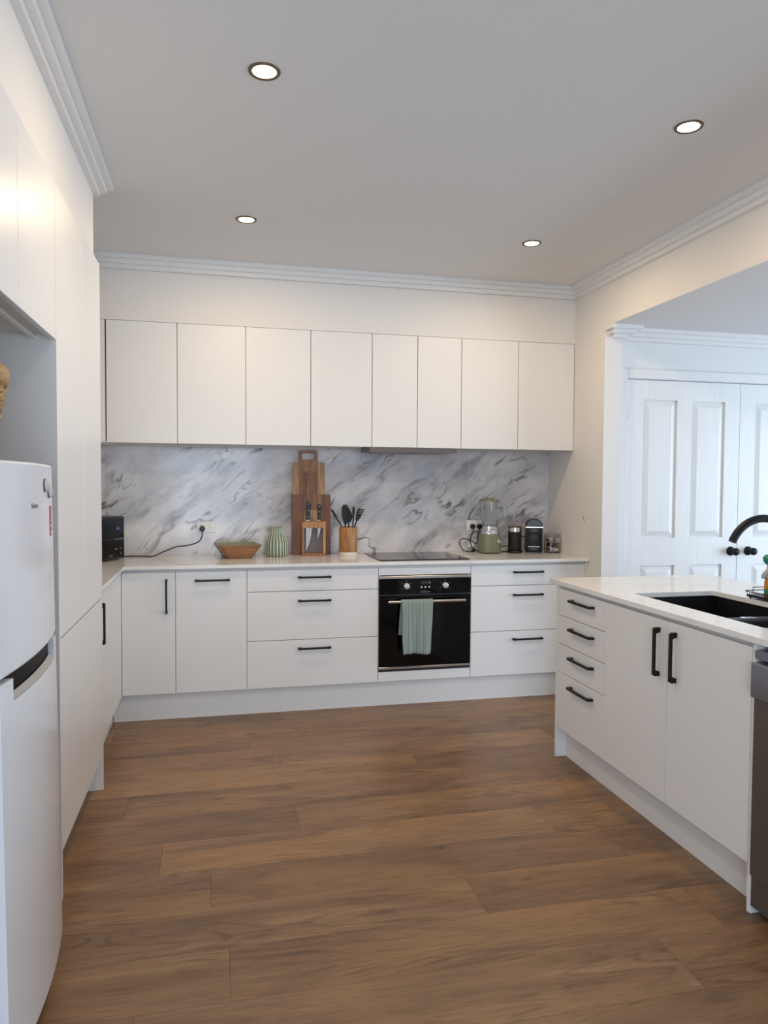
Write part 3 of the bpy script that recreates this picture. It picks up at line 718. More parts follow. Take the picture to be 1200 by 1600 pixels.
# dish caddy with bottle and brush
t = thing('dish_caddy', 'black wire sink caddy beside the tap', 'caddy', (1.31, -2.35, CT))
cx0, cx1, cy0, cy1 = 1.243, 1.367, -2.452, -2.264
bm = NB()
for z, g in ((CT+0.009, 0.0), (CT+0.030, 0.004)):
    tube(bm, [(x, y, z) for x, y in rrect(cx0-g, cx1+g, cy0-g, cy1+g, 0.02)], 0.0022, 6, True)
obj('wire_frame', bm, M_BLK, t, 60)
bm = NB(); k = 0; y = cy0+0.012
while y < cy1-0.005:
    tube(bm, [(cx0-0.004, y, CT+0.030), (cx0, y, CT+0.009), (cx1, y, CT+0.009), (cx1+0.004, y, CT+0.030)], 0.0014, 5); y += 0.0145
obj('wires', bm, M_BLK, t, 60)
obj('tray', bx(cx0+0.004, cx1-0.004, cy0+0.004, cy1-0.004, CT+0.0105, CT+0.016, bev=0.002), M_BLKP, t)
for x in (cx0+0.012, cx1-0.012):
    for y in (cy0+0.02, cy1-0.02): obj('foot', lathe(NB(), [(0, 0.0003), (0.005, 0.0003), (0.004, 0.0085), (0, 0.0085)], 10, (x, y, CT)), M_BLKP, t)
bm = NB(); tube(bm, [(cx0-0.004, -2.317, CT+0.03), (cx0-0.003, -2.317, CT+0.052), (cx1+0.003, -2.317, CT+0.052), (cx1+0.004, -2.317, CT+0.03)], 0.0018, 6)
obj('divider_wire', bm, M_BLK, t, 60)
sx, sy, sz = 1.302, -2.354, CT+0.0163
t = thing('soap_bottle', 'amber dish soap bottle with a grey pump in the caddy', 'bottle', (sx, sy, sz))
obj('body', lathe(NB(), [(0, 0), (0.028, 0), (0.031, 0.004), (0.031, 0.060), (0.026, 0.077), (0.013, 0.085), (0, 0.085)], 28, (sx, sy, sz)), M_AMBER, t, 40)
obj('label_band', lathe(NB(), [(0.0313, 0.012), (0.0316, 0.013), (0.0316, 0.030), (0.0313, 0.031)], 28, (sx, sy, sz)), M_TEAL, t, 40)
obj('pump', lathe(NB(), [(0, 0.0852), (0.014, 0.0852), (0.014, 0.095), (0.006, 0.097), (0.006, 0.110), (0, 0.110)], 20, (sx, sy, sz)), M_BRUSH, t, 40)
obj('nozzle', tube(NB(), cr([(sx+0.012, sy, sz+0.108), (sx, sy, sz+0.115), (sx-0.014, sy+0.006, sz+0.109), (sx-0.030, sy+0.011, sz+0.090), (sx-0.036, sy+0.013, sz+0.074)], 4), [0.009]*8+[0.0105]*6+[0.0085]*3, 12), M_BRUSH, t, 50)
bx_, by_ = 1.316, -2.300
t = thing('dish_brush', 'teal dish brush standing upright in the caddy', 'brush', (bx_, by_, CT+0.0163))
obj('handle', tube(NB(), [(bx_, by_, CT+0.0165), (bx_, by_-0.004, CT+0.08), (bx_+0.004, by_-0.01, CT+0.15)], [0.007, 0.0055, 0.007], 10), M_WHITEP, t, 50)
obj('bristles', lathe(NB(), [(0, 0.146), (0.012, 0.146), (0.022, 0.160), (0.024, 0.175), (0.014, 0.187), (0, 0.188)], 20, (bx_+0.004, by_-0.01, CT)), M_TEAL, t, 50)

# dishwasher
t = thing('dishwasher', 'dark stainless dishwasher at the near end of the island', 'dishwasher', (1.0, -3.275, 0))
dy0, dy1 = -3.575, -2.9755
obj('body', bx(0.742, 1.30, dy0+0.002, dy1-0.002, 0.02, ST-0.002), M_GREYP, t)
obj('control_strip', bx(0.699, 0.741, dy0, dy1, 0.834, 0.862, bev=0.002), M_DWTOP, t)
obj('handle_panel', bx(0.684, 0.741, dy0, dy1, 0.712, 0.824, bev=0.006, seg=3), M_DWTOP, t, 40)
obj('door', bx(0.699, 0.741, dy0, dy1, 0.132, 0.7115, bev=0.003), M_DWDOOR, t)
obj('kick_panel', bx(0.708, 0.741, dy0, dy1, 0.03, 0.128), M_DWDOOR, t)
for y in (dy0+0.05, dy1-0.05):
    for x in (0.78, 1.25): obj('foot', lathe(NB(), [(0, 0.0003), (0.02, 0.0003), (0.02, 0.0195), (0, 0.0195)], 14, (x, y, 0)), M_BLKP, t)

# ------------------------------------------------------------------ oven
t = thing('oven', 'black glass built-in oven with steel trims below the cooktop', 'oven', (0.3, -0.35, 0.174))
ox0, ox1 = 0.0035, 0.5965
obj('cavity', bx(0.02, 0.58, YF+0.0005, -0.06, 0.2215, 0.812), M_GREYP, t)
obj('top_trim', bx(ox0, ox1, YF-0.008, YF, 0.796, 0.8145, bev=0.003), M_STEEL, t)
cp = obj('control_panel', bx(ox0, ox1, YF-0.006, YF, 0.697, 0.7955), M_BGLASS, t)
dr = obj('door', bx(ox0, ox1, YF-0.007, YF, 0.249, 0.694, bev=0.002), M_BGLASS, t)
obj('bottom_trim', bx(ox0, ox1, YF-0.008, YF, 0.234, 0.2485, bev=0.003), M_STEEL, t)
obj('vent_gap', bx(ox0, ox1, YF-0.003, YF, 0.2215, 0.2335), M_GASKET, t)
for x in (0.176, 0.427):
    kb = obj('knob', lathe(NB(), [(0, 0), (0.0195, 0), (0.0195, 0.004), (0.017, 0.019), (0.014, 0.021), (0, 0.021)], 28, (x, YF-0.006, 0.751), f=lambda a, b, c: (a, -c, b)), M_KNOB, cp, 40, 'round steel knob')
    bm = NB()
    for a in range(-120, 121, 60):
        ar = math.radians(90+a); cx2, cz2 = x+0.035*math.cos(ar), 0.751+0.032*math.sin(ar); box(bm, cx2-0.003, cx2+0.003, YF-0.0064, YF-0.006, cz2-0.002, cz2+0.002)
    obj('dial_marks', bm, M_INK, cp)['kind'] = 'stuff'
obj('display', bx(0.270, 0.335, YF-0.0063, YF-0.006, 0.762, 0.778), mat('display_grey', S(48, 46, 46), 0.3), cp)
obj('digit', text_bm('3', 0.016, lambda x, y, z: (0.326+x, YF-0.0064-z*0.2, 0.770+y)), M_LIGHTINK, cp)
for x in (0.274, 0.2985, 0.323): obj('button', lathe(NB(), [(0, 0), (0.0052, 0), (0.0048, 0.003), (0, 0.004)], 16, (x, YF-0.006, 0.7425), f=lambda a, b, c: (a, -c, b)), M_WHITEP, cp, 40)
obj('logo', text_bm('milano', 0.022, lambda x, y, z: (0.298+x, YF-0.0064-z*0.2, 0.7135+y)), M_INK, cp, label='grey lettering')
hb = obj('door_handle', tube(NB(), [(0.052, -0.648, 0.6595), (0.548, -0.648, 0.6595)], 0.0095, 16), M_STEEL, dr, 40, 'round steel handle bar')
for x in (0.085, 0.515): obj('handle_post', tube(NB(), [(x, YF-0.007, 0.6595), (x, -0.6395, 0.6595)], 0.007, 12), M_STEEL, dr, 40)

# towel over the oven handle
t_nu, t_nv = 40, 46
bm = NB(); grid = []
zf0, zb0, zt_ = 0.337, 0.452, 0.6715
for j in range(t_nv+1):
    s = j/t_nv; row = []
    for i in range(t_nu+1):
        u = i/t_nu
        if s < 0.36:                      # rear drop
            q = s/0.36; z = zb0+(zt_-0.006-zb0)*q; y = -0.6365-0.002*q; side = -1
        elif s < 0.46:                    # over the bar
            q = (s-0.36)/0.10*math.pi; y = -0.648+0.0128*math.cos(q); z = 0.6595+0.0128*math.sin(q)+0.0005; side = 0
        else:
            q = (s-0.46)/0.54; z = zt_-0.012+(zf0-zt_+0.012)*q; side = 1
            y = -0.6615-0.006*q-q*0.007*math.sin(u*9.5+0.7)-0.004*q*math.sin(u*23+q*2)
        w0, w1 = 0.133, 0.334
        if side == 1: w0 += 0.010*q**2+0.003*math.sin(q*6); w1 -= 0.016*q
        if side == -1: w0 -= 0.014*(1-q); w1 -= 0.02
        x = w0+(w1-w0)*u
        if side == 1: z += 0.004*q*math.sin(u*5)
        row.append(bm.verts.new((x, y, z)))
    grid.append(row)
for a, b in zip(grid, grid[1:]):
    for k in range(t_nu): bm.faces.new((a[k], a[k+1], b[k+1], b[k]))
o = obj('tea_towel', bm, M_TOWEL, None, 60)
tag(o, 'ribbed sage green tea towel hanging over the oven handle', 'towel')
sm = o.modifiers.new('s', 'SOLIDIFY'); sm.thickness = 0.0022; sm.offset = 1.0

# ------------------------------------------------------------------ things on the back bench
t = thing('cooktop', 'black glass induction cooktop set on the bench', 'cooktop', (0.315, -0.32, CT))
obj('glass', bx(0.018, 0.608, -0.556, -0.072, CT+0.0003, CT+0.0063, bev=0.0015), M_BGLASS, t)
M_ZONE = mat('zone_print', S(40, 40, 42), 0.3)
for x, y, r in ((0.17, -0.43, 0.07), (0.45, -0.44, 0.09), (0.17, -0.2, 0.09), (0.45, -0.2, 0.07)):
    obj('zone_ring', lathe(NB(), [(r-0.0012, 0.0064), (r, 0.0064), (r, 0.0066), (r-0.0012, 0.0066), (r-0.0012, 0.0064)], 40, (x, y, CT)), M_ZONE, t)

# microwave
def to_local(bm, root_loc, rz):
    Mi = (Matrix.Translation(root_loc) @ Matrix.Rotation(rz, 4, 'Z')).inverted(); bmesh.ops.transform(bm, matrix=Mi, verts=bm.verts[:]); return bm
c0 = Vector((-1.757, -0.301, CT)); phi = math.radians(63.4)
mw = t = thing('microwave', 'black microwave angled into the bench corner', 'microwave', c0, rot=(0, 0, phi))
obj('case', bx(-0.23, 0.23, -0.118, 0.135, 0.006, 0.269, bev=0.006, seg=2), M_BLKP, t, 40)
fp = obj('front_frame', bx(-0.23, 0.23, -0.135, -0.1185, 0.006, 0.267, bev=0.004, seg=2), M_BLKP, t, 40)
obj('door_glass', bx(-0.215, 0.222, -0.1375, -0.135, 0.135, 0.255), M_MGLASS, fp)
obj('lower_panel', bx(-0.215, 0.222, -0.1375, -0.135, 0.018, 0.128), M_MGLASS, fp)
obj('display', bx(0.145, 0.175, -0.1381, -0.1376, 0.185, 0.205), M_BLUELED, fp)
obj('door_edge', bx(0.12, 0.215, -0.139, -0.1376, 0.1275, 0.1305), M_GREYP, fp)
for i, (a, z, s) in enumerate(((0.14, 0.070, '='), (0.185, 0.072, 'ok'), (0.19, 0.040, '2'), (0.075, 0.030, 'a'), (0.095, 0.030, 'o'))):
    if s == '=': obj('key_mark', bx(a-0.012, a+0.012, -0.1381, -0.1376, z-0.004, z+0.004), M_INK, fp)
    else: obj('key_mark', lathe(NB(), [(0.0045, 0.0001), (0.0075, 0.0001), (0.0075, 0.0006), (0.0045, 0.0006), (0.0045, 0.0001)], 16, (a, -0.1375, z), f=lambda p, q, r: (p, -r, q)), M_INK, fp)
obj('dial', lathe(NB(), [(0.011, 0.0001), (0.013, 0.0001), (0.013, 0.003), (0.011, 0.003), (0.011, 0.0001)], 24, (0.195, -0.1375, 0.152), f=lambda p, q, r: (p, -r, q)), M_GASKET, fp)
for a in (-0.19, 0.19):
    for b in (-0.1, 0.1): obj('foot', lathe(NB(), [(0, 0.0003), (0.012, 0.0003), (0.012, 0.0065), (0, 0.0065)], 12, (a, b, 0)), M_BLKP, t)

# outlets
def outlet(x0, z0, label, plugs):
    t = thing('power_outlet', label, 'outlet', (x0+0.0585, -0.0075, z0), 'double power points')
    obj('plate', bx(x0, x0+0.117, -0.0145, -0.0078, z0, z0+0.073, bev=0.002, seg=2), M_WHITEP, t)
    for k in range(2):
        xs = x0+0.033+k*0.051
        obj('switch', bx(xs-0.009, xs+0.009, -0.0185, -0.0146, z0+0.049, z0+0.064, bev=0.0015), M_WHITEP, t)
        bm = NB()
        for dx, dz, an in ((-0.007, 0.006, 0.5), (0.007, 0.006, -0.5), (0, -0.008, 0)):
            ca, sa = math.cos(an), math.sin(an)
            prism(bm, [(-0.0012, -0.0035), (0.0012, -0.0035), (0.0012, 0.0035), (-0.0012, 0.0035)], -0.0149, -0.01455, lambda u, v, d, dx=dx, dz=dz, ca=ca, sa=sa, xs=xs: (xs+dx+u*ca+v*sa, d, z0+0.026+dz-u*sa+v*ca))
        obj('socket_slots', bm, M_GASKET, t)
outlet(-1.0955, 1.054, 'white double power point left of the wooden bowl', 1)
outlet(0.773, 1.055, 'white double power point behind the blender', 2)
def plug_bm(x, z):
    return lathe(NB(), [(0, 0), (0.0175, 0), (0.019, 0.003), (0.019, 0.020), (0.014, 0.030), (0, 0.032)], 24, (x, -0.0152, z), f=lambda a, b, c: (a, -c, b))
cable = obj('power_cord', to_local(tube(NB(), cr([(-1.70, -0.05, CT+0.005), (-1.56, -0.05, CT+0.005), (-1.45, -0.055, CT+0.005), (-1.37, -0.06, CT+0.005), (-1.30, -0.055, 0.937), (-1.225, -0.045, 0.965), (-1.16, -0.04, 0.972), (-1.09, -0.035, 0.993), (-1.065, -0.035, 1.03), (-1.0625, -0.036, 1.064)], 8), 0.0036, 8), c0, phi), M_BLKP, mw, 60, 'black power cord')
obj('plug', to_local(plug_bm(-1.0625, 1.081), c0, phi), M_BLKP, cable, 40)

# bowl
bc = (-0.84, -0.185, CT)
def octa(h, c):
    ca, sa = math.cos(0.16), math.sin(0.16)
    return [(x*ca-y*sa, x*sa+y*ca) for x, y in [(h, -c), (h, c), (c, h), (-c, h), (-h, c), (-h, -c), (-c, -h), (c, -h)]]
def loft(bm, loops):
    R = [[bm.verts.new(p) for p in lp] for lp in loops]; n = len(R[0])
    for a, b in zip(R, R[1:]):
        for k in range(n): bm.faces.new((a[k], a[(k+1) % n], b[(k+1) % n], b[k]))
    return R
t = thing('wooden_bowl', 'faceted wooden bowl with sage green inside on the bench', 'bowl', bc)
lv = lambda h, c, z: [(bc[0]+x, bc[1]+y, bc[2]+z) for x, y in octa(h, c)]
bm = NB(); R = loft(bm, [lv(0.076, 0.058, 0.0005), lv(0.086, 0.066, 0.008), lv(0.134, 0.108, 0.083), lv(0.135, 0.109, 0.087), lv(0.129, 0.104, 0.088)]); bm.faces.new(R[0])
o = obj('shell', bm, M_BOWLWOOD, t, 15)
bm = NB(); R = loft(bm, [lv(0.1292, 0.1042, 0.0878), lv(0.108, 0.084, 0.05), lv(0.074, 0.056, 0.016)]); bm.faces.new(R[-1])
obj('lining', bm, M_BOWLGREEN, t, 60, 'pale green bowl lining')

# vase
vc = (-0.587, -0.135, CT); NR = 20
bm = NB()
prof = [(0, 0.0005), (0.066, 0.0005), (0.070, 0.004), (0.0725, 0.02), (0.073, 0.05), (0.073, 0.085), (0.0695, 0.103), (0.061, 0.122), (0.052, 0.140), (0.047, 0.156), (0.0455, 0.170), (0.047, 0.186), (0.044, 0.188), (0.040, 0.17), (0.042, 0.14), (0, 0.13)]
rib = lambda a: (0.5+0.5*math.cos(a*NR))**3
lathe(bm, prof, NR*8, vc, rf=lambda a, i: 0.955+0.06*rib(a) if 1 < i < 12 else 0.94)
lay = bm.verts.layers.float.new('rib')
for v in bm.verts: v[lay] = 0.35+0.65*rib(math.atan2(v.co.y-vc[1], v.co.x-vc[0])) if (v.co.x-vc[0])**2+(v.co.y-vc[1])**2 > 0.0017 else 0.3
o = obj('ribbed_vase', bm, M_VASE, None, 50); tag(o, 'sage green ceramic vase with pale vertical ribs on the bench', 'vase')

# leaning boards (tilt about the bench line)
TILT = 0.052
def lean(yb):
    def f(u, v, d): return (u, yb+v*math.sin(TILT)+d*math.cos(TILT), CT+0.0006+v*math.cos(TILT)-d*math.sin(TILT)*0+0.0)
    return f
def bevmod(o, wd=0.002):
    b = o.modifiers.new('b', 'BEVEL'); b.width = wd; b.segments = 2; b.limit_method = 'ANGLE'; b.angle_limit = 0.7
def rpoly(pts, r, n=4):
    out = []; m_ = len(pts)
    for i in range(m_):
        p = Vector(pts[i]); a = (Vector(pts[i-1])-p).normalized(); b = (Vector(pts[(i+1) % m_])-p).normalized()
        rr = r[i] if isinstance(r, (list, tuple)) else r
        if rr <= 0: out.append(tuple(p)); continue
        for k in range(n+1):
            s = k/n; q = p+a*rr*(1-s)**2+b*rr*s**2; out.append(tuple(q))
    return out
t = thing('serving_board', 'tall stepped acacia board with a slot handle, rearmost of the leaning boards', 'chopping board', (-0.362, -0.05, CT))
f = lean(-0.0625)
hs = 1.0
out = rpoly([(-0.471, 0), (-0.253, 0), (-0.253, 0.622), (-0.301, 0.622), (-0.301, 0.702), (-0.428, 0.702), (-0.428, 0.622), (-0.471, 0.622)], [0, 0, 0.015, 0.006, 0.018, 0.018, 0.006, 0.015])
# three glued staves plus the handle bridge: middle stave carries the slot
xa, xb = -0.432, -0.300
slot = rrect(-0.406, -0.320, 0.640, 0.683, 0.008)
b_ = obj('middle_stave', plate(NB(), rpoly([(-0.428, 0), (-0.301, 0), (-0.301, 0.702), (-0.428, 0.702)], [0, 0, 0.018, 0.018]), [slot], 0, 0.017, f), M_ACACIA, t)
b_ = obj('side_stave', plate(NB(), rpoly([(-0.471, 0), (-0.4283, 0), (-0.4283, 0.622), (-0.471, 0.622)], [0, 0, 0, 0.016]), [], 0, 0.017, f), M_ACACIA2, t)
b_ = obj('side_stave', plate(NB(), rpoly([(-0.3007, 0), (-0.253, 0), (-0.253, 0.622), (-0.3007, 0.622)], [0, 0, 0.016, 0]), [], 0, 0.017, f), M_ACACIA2, t)
t = thing('chopping_board', 'dark rectangular acacia board leaning behind the knife stand', 'chopping board', (-0.348, -0.075, CT))
f = lean(-0.0815)
obj('stave', plate(NB(), [(-0.4805, 0), (-0.395, 0), (-0.395, 0.404), (-0.4805, 0.404)], [], 0, 0.018, f), M_ACACIA3, t)
obj('stave', plate(NB(), [(-0.3947, 0), (-0.278, 0), (-0.278, 0.404), (-0.3947, 0.404)], [], 0, 0.018, f), M_ACACIA, t)
obj('stave', plate(NB(), [(-0.2777, 0), (-0.2175, 0), (-0.2175, 0.404), (-0.2777, 0.404)], [], 0, 0.018, f), M_ACACIA3, t)
t = thing('paddle_board', 'small paddle board with a long dark handle, in front of the other boards', 'chopping board', (-0.34, -0.095, CT))
f = lean(-0.0985)
obj('body', plate(NB(), rpoly([(-0.398, 0), (-0.284, 0), (-0.284, 0.30), (-0.398, 0.30)], [0, 0, 0.03, 0.03]), [], 0, 0.0155, f), M_ACACIA2, t)
f = lean(-0.1015)
hole = [(-0.3585+0.005*math.cos(a), 0.537+0.005*math.sin(a)) for a in [2*math.pi*k/12 for k in range(12)]]
obj('handle', plate(NB(), rpoly([(-0.384, 0.36), (-0.340, 0.322), (-0.312, 0.36), (-0.316, 0.557), (-0.386, 0.557)], [0.03, 0.02, 0.03, 0.012, 0.012]), [hole], 0, 0.0185, f), M_HANDLEWOOD, t)

# knife stand and knives
kx0, kx1, ky0, ky1 = -0.421, -0.265, -0.172, -0.108
t = thing('knife_stand', 'open wooden knife stand in front of the boards', 'knife stand', ((kx0+kx1)/2, -0.14, CT))
obj('base', bx(kx0-0.003, kx1+0.001, ky0-0.004, ky1, CT+0.0005, CT+0.017, bev=0.002), M_ACACIA, t)
obj('post', bx(kx0, kx0+0.013, ky0, ky1, CT+0.0175, 1.089), M_ACACIA, t); obj('post', bx(kx1-0.016, kx1, ky0, ky1, CT+0.0175, 1.131), M_ACACIA2, t)
bm = NB(); 
for y0, y1 in ((ky0, ky0+0.024), (ky0+0.036, ky1)): box(bm, kx0, kx1-0.0163, y0, y1, 1.0893, 1.131)
for x0, x1 in ((kx0, -0.396), (-0.348, -0.318), (-0.291, kx1-0.0163)): box(bm, x0, x1, ky0+0.024, ky0+0.036, 1.0893, 1.131)
obj('top_block', bm, M_CROCK, t)
obj('back_plate', bx(kx0+0.0132, kx1-0.0162, ky1-0.008, ky1-0.004, CT+0.0175, 1.089), mat('smoke_acrylic', S(126, 118, 124), 0.12), t)
def knife(xl, w, zh0, zh1, zb, hw_, label):
    yk = ky0+0.030
    t = thing('kitchen_knife', label, 'knife', (xl+w/2, yk, zb), 'knives in the stand')
    n = 12; out = [(xl, zh0)]
    for k in range(n+1):
        s = k/n; out.append((xl+0.002+(w-0.002)*(1-s**2.2)*(1 if True else 0), zh0-(zh0-zb)*s))
    poly = [(xl, zh0)]+[(xl+w*(1-(k/n)**2.4)+0.001, zh0-(zh0-zb)*k/n) for k in range(n+1)]
    obj('blade', prism(NB(), poly[::-1], yk-0.001, yk+0.001, lambda u, v, d: (u, d, v)), M_CHROME, t)
    obj('bolster', bx(xl-0.001, xl+w*0.72, yk-0.005, yk+0.005, zh0, zh0+0.013, bev=0.002), M_CHROME, t)
    hp = rpoly([(xl-0.002, zh0+0.0135), (xl+hw_, zh0+0.0135), (xl+hw_-0.002, zh0+0.05), (xl+hw_+0.004, zh1-0.012), (xl+hw_-0.008, zh1), (xl, zh1)], [0.002, 0.004, 0.02, 0.008, 0.006, 0.004])
    hd = obj('handle', plate(NB(), hp, [], -0.009, 0.009, lambda u, v, d: (u, yk+d, v)), M_BLKP, t)
    for k in range(3):
        z = zh0+0.03+(zh1-zh0-0.045)*k/2; obj('rivet', lathe(NB(), [(0, 0), (0.0032, 0), (0.0028, 0.0008), (0, 0.0009)], 12, (xl+hw_*0.52, yk-0.009, z), f=lambda a, b, c: (a, -c, b)), M_CHROME, hd)
knife(-0.393, 0.040, 1.1315, 1.262, 0.934, 0.029, "large chef's knife with black riveted handle, left slot of the stand")
knife(-0.3155, 0.021, 1.1315, 1.246, 1.012, 0.022, 'small paring knife with black riveted handle, right slot of the stand')

# utensil crock
cc = (-0.110, -0.155, CT)
t = thing('utensil_crock', 'wooden utensil crock with a white base ring', 'crock', cc)
obj('cup', lathe(NB(), [(0, 0.024), (0.0595, 0.024), (0.061, 0.03), (0.061, 0.187), (0.0595, 0.190), (0.055, 0.190), (0.053, 0.186), (0.053, 0.034), (0, 0.034)], 40, cc), M_CROCK, t, 40)
obj('base_ring', lathe(NB(), [(0, 0.0005), (0.059, 0.0005), (0.0605, 0.004), (0.0605, 0.0237), (0, 0.0237)], 40, cc), mat('white_ceramic', S(232, 228, 218), 0.25), t, 40)
def utensil(name, label, base, tip, head, wd, hl, yd):
    b = Vector((base[0], base[1], CT+0.037)); e = Vector((tip[0], yd, tip[1])); ax = (e-b).normalized(); L = (e-b).length
    sd = ax.cross(Vector((0, 1, 0))).normalized(); nn = sd.cross(ax).normalized()
    t = thing(name, label, 'utensil', b, 'black cooking utensils in the crock')
    F = lambda u, v, d: tuple(b+sd*u+ax*v+nn*d)
    obj('handle', tube(NB(), [F(0, 0, 0), F(0, L-hl*0.9, 0)], [0.0055, 0.0045], 10), M_BLKM, t, 50)
    if head == 'fork':
        bm = NB(); h0 = L-hl
        prism(bm, rpoly([(-wd*0.25, h0), (wd*0.25, h0), (wd*0.5, h0+hl*0.45), (wd*0.5, h0+hl*0.55), (-wd*0.5, h0+hl*0.55), (-wd*0.5, h0+hl*0.45)], 0.004), -0.003, 0.003, F)
        for k in range(4):
            v0 = h0+hl*(0.52+0.13*k); tube(bm, [F(wd*0.35, v0-0.002, 0), F(-wd*0.1, v0+0.004, -0.002), F(-wd*0.62, v0+0.010, -0.012)], [0.0042, 0.004, 0.003], 8)
        tube(bm, [F(wd*0.38, h0+hl*0.4, 0), F(wd*0.40, h0+hl*0.75, 0), F(wd*0.30, h0+hl*0.98, -0.004)], 0.0055, 8)
        obj('head', bm, M_BLKM, t, 50)
    else:
        h0 = L-hl
        if head == 'spoon': pl = [(wd*0.5*math.sin(math.pi*min(1, 0.08+0.92*s)**0.8), h0+hl*s) for s in [k/10 for k in range(11)]]
        else: pl = [(wd*(0.22+0.28*min(1, s*2.2))*(1-0.55*max(0, (s-0.8)/0.2)**2), h0+hl*s) for s in [k/16 for k in range(17)]]
        poly = pl+[(-u, v) for u, v in pl[::-1] if u > 1e-4]
        bm = NB()
        if head == 'spoon': poly = [(u, v) for u, v in poly]
        prism(bm, poly, -0.003, 0.003, F); hd = obj('head', bm, M_BLKM, t)
        bevmod(hd, 0.001)
utensil('spatula', 'slim black spatula leaning out to the left of the crock', (-0.064, -0.162), (-0.226, 1.213), 'flat', 0.017, 0.09, -0.164)
utensil('turner', 'broad black turner, tallest tool in the crock', (-0.125, -0.145), (-0.132, 1.243), 'flat', 0.046, 0.13, -0.145)
utensil('serving_spoon', 'black serving spoon behind the other tools in the crock', (-0.100, -0.128), (-0.106, 1.222), 'spoon', 0.052, 0.10, -0.128)
utensil('basting_brush', 'thin black spatula standing upright mid-crock', (-0.093, -0.193), (-0.082, 1.232), 'flat', 0.016, 0.09, -0.196)
utensil('pasta_server', 'black toothed pasta server leaning out to the right of the crock', (-0.128, -0.178), (-0.030, 1.216), 'fork', 0.036, 0.085, -0.182)

# blender
se = lambda p: (lambda a, i: (abs(math.cos(a))**p+abs(math.sin(a))**p)**(-1/p))
bc2 = (0.899, -0.145, CT)
bl = t = thing('blender', 'sage green blender with clear jug and chrome collar', 'blender', bc2)
obj('base', lathe(NB(), [(0, 0.004), (0.066, 0.004), (0.0735, 0.008), (0.0745, 0.02), (0.0715, 0.10), (0.068, 0.128), (0.060, 0.133), (0, 0.133)], 64, bc2, rf=se(3.2)), M_GREEN, t, 40)
for sx_ in (-1, 1):
    for sy_ in (-1, 1): obj('foot', lathe(NB(), [(0, 0.0003), (0.009, 0.0003), (0.009, 0.0042), (0, 0.0042)], 12, (bc2[0]+sx_*0.045, bc2[1]+sy_*0.045, CT)), M_BLKP, t)
obj('collar', lathe(NB(), [(0, 0.1332), (0.0595, 0.1332), (0.0605, 0.140), (0.053, 0.158), (0.052, 0.162), (0.053, 0.166), (0.051, 0.188), (0, 0.188)], 48, bc2, rf=se(2.6)), M_CHROME, t, 40)
jg = obj('jug', lathe(NB(), [(0, 0.189), (0.043, 0.189), (0.0465, 0.195), (0.056, 0.29), (0.062, 0.360), (0.062, 0.364), (0.0585, 0.364), (0.0525, 0.29), (0.0435, 0.198), (0, 0.196)], 48, bc2, rf=se(3)), M_GLASS, t, 40)
obj('jug_handle', tube(NB(), cr([(bc2[0]+0.060, bc2[1], CT+0.352), (bc2[0]+0.095, bc2[1], CT+0.350), (bc2[0]+0.112, bc2[1], CT+0.33), (bc2[0]+0.110, bc2[1], CT+0.26), (bc2[0]+0.095, bc2[1], CT+0.228), (bc2[0]+0.053, bc2[1], CT+0.225)], 6), 0.0065, 10), M_GLASS, jg, 50)
obj('lid', lathe(NB(), [(0, 0.3645), (0.0635, 0.3645), (0.065, 0.368), (0.063, 0.375), (0.03, 0.377), (0.026, 0.388), (0, 0.389)], 48, bc2, rf=se(3)), M_GREEN, t, 40)
kb = obj('dial', lathe(NB(), [(0, 0), (0.0155, 0), (0.0155, 0.008), (0.013, 0.0115), (0, 0.012)], 28, (bc2[0]+0.036, bc2[1]-0.0725, CT+0.086), f=lambda a, b, c: (a, -c, b)), M_CHROME, t, 40)
obj('dial_pointer', bx(bc2[0]+0.034, bc2[0]+0.038, bc2[1]-0.0852, bc2[1]-0.0846, CT+0.084, CT+0.098), M_BLKP, kb)

# milk frother
fc = (1.078, -0.17, CT)
fr = t = thing('milk_frother', 'black cylindrical milk frother with a chrome band', 'milk frother', fc)
obj('stand', lathe(NB(), [(0, 0.0005), (0.053, 0.0005), (0.055, 0.004), (0.053, 0.018), (0.047, 0.022), (0, 0.022)], 40, fc), M_BLKP, t, 40)
obj('jug', lathe(NB(), [(0, 0.0222), (0.045, 0.0222), (0.0465, 0.026), (0.0465, 0.150), (0, 0.150)], 40, fc), M_BLKM, t, 40)
obj('band', lathe(NB(), [(0.0455, 0.1502), (0.0468, 0.1502), (0.0468, 0.178), (0.0455, 0.178), (0.0455, 0.1502)], 40, fc), M_CHROME, t, 40)
obj('lid', lathe(NB(), [(0, 0.1505), (0.0453, 0.1505), (0.0453, 0.1782), (0.0475, 0.179), (0.0475, 0.185), (0.044, 0.188), (0, 0.188)], 40, fc), M_BRONZE, t, 40)

# pod coffee machine
mx0, mx1, my0, my1 = -0.058, 0.058, -0.09, 0.09; mxc = 0.0; CT_, CT = CT, 0.0; cm_loc = Vector((1.226, -0.158, CT_)); cm_rz = -0.38
cm = t = thing('coffee_machine', 'small black pod coffee machine with a domed top', 'coffee machine', cm_loc, rot=(0, 0, cm_rz))
obj('body', bx(mx0+0.004, mx1-0.004, my0+0.055, my1, CT+0.012, 0.1780, bev=0.004, seg=2), M_BLKP, t, 40)
for x0, x1 in ((mx0, mx0+0.0125), (mx1-0.0125, mx1)): obj('side_panel', bx(x0, x1, my0+0.012, my1-0.004, CT+0.004, 0.1800, bev=0.004, seg=2), M_BLKM, t, 40)
obj('base', bx(mx0+0.003, mx1-0.003, my0+0.004, my1-0.005, CT+0.0005, CT+0.0118, bev=0.002), M_BLKP, t)
obj('drip_tray', bx(mx0+0.013, mx1-0.013, my0, my0+0.0545, CT+0.012, CT+0.046, bev=0.004, seg=2), M_BLKP, t, 40)
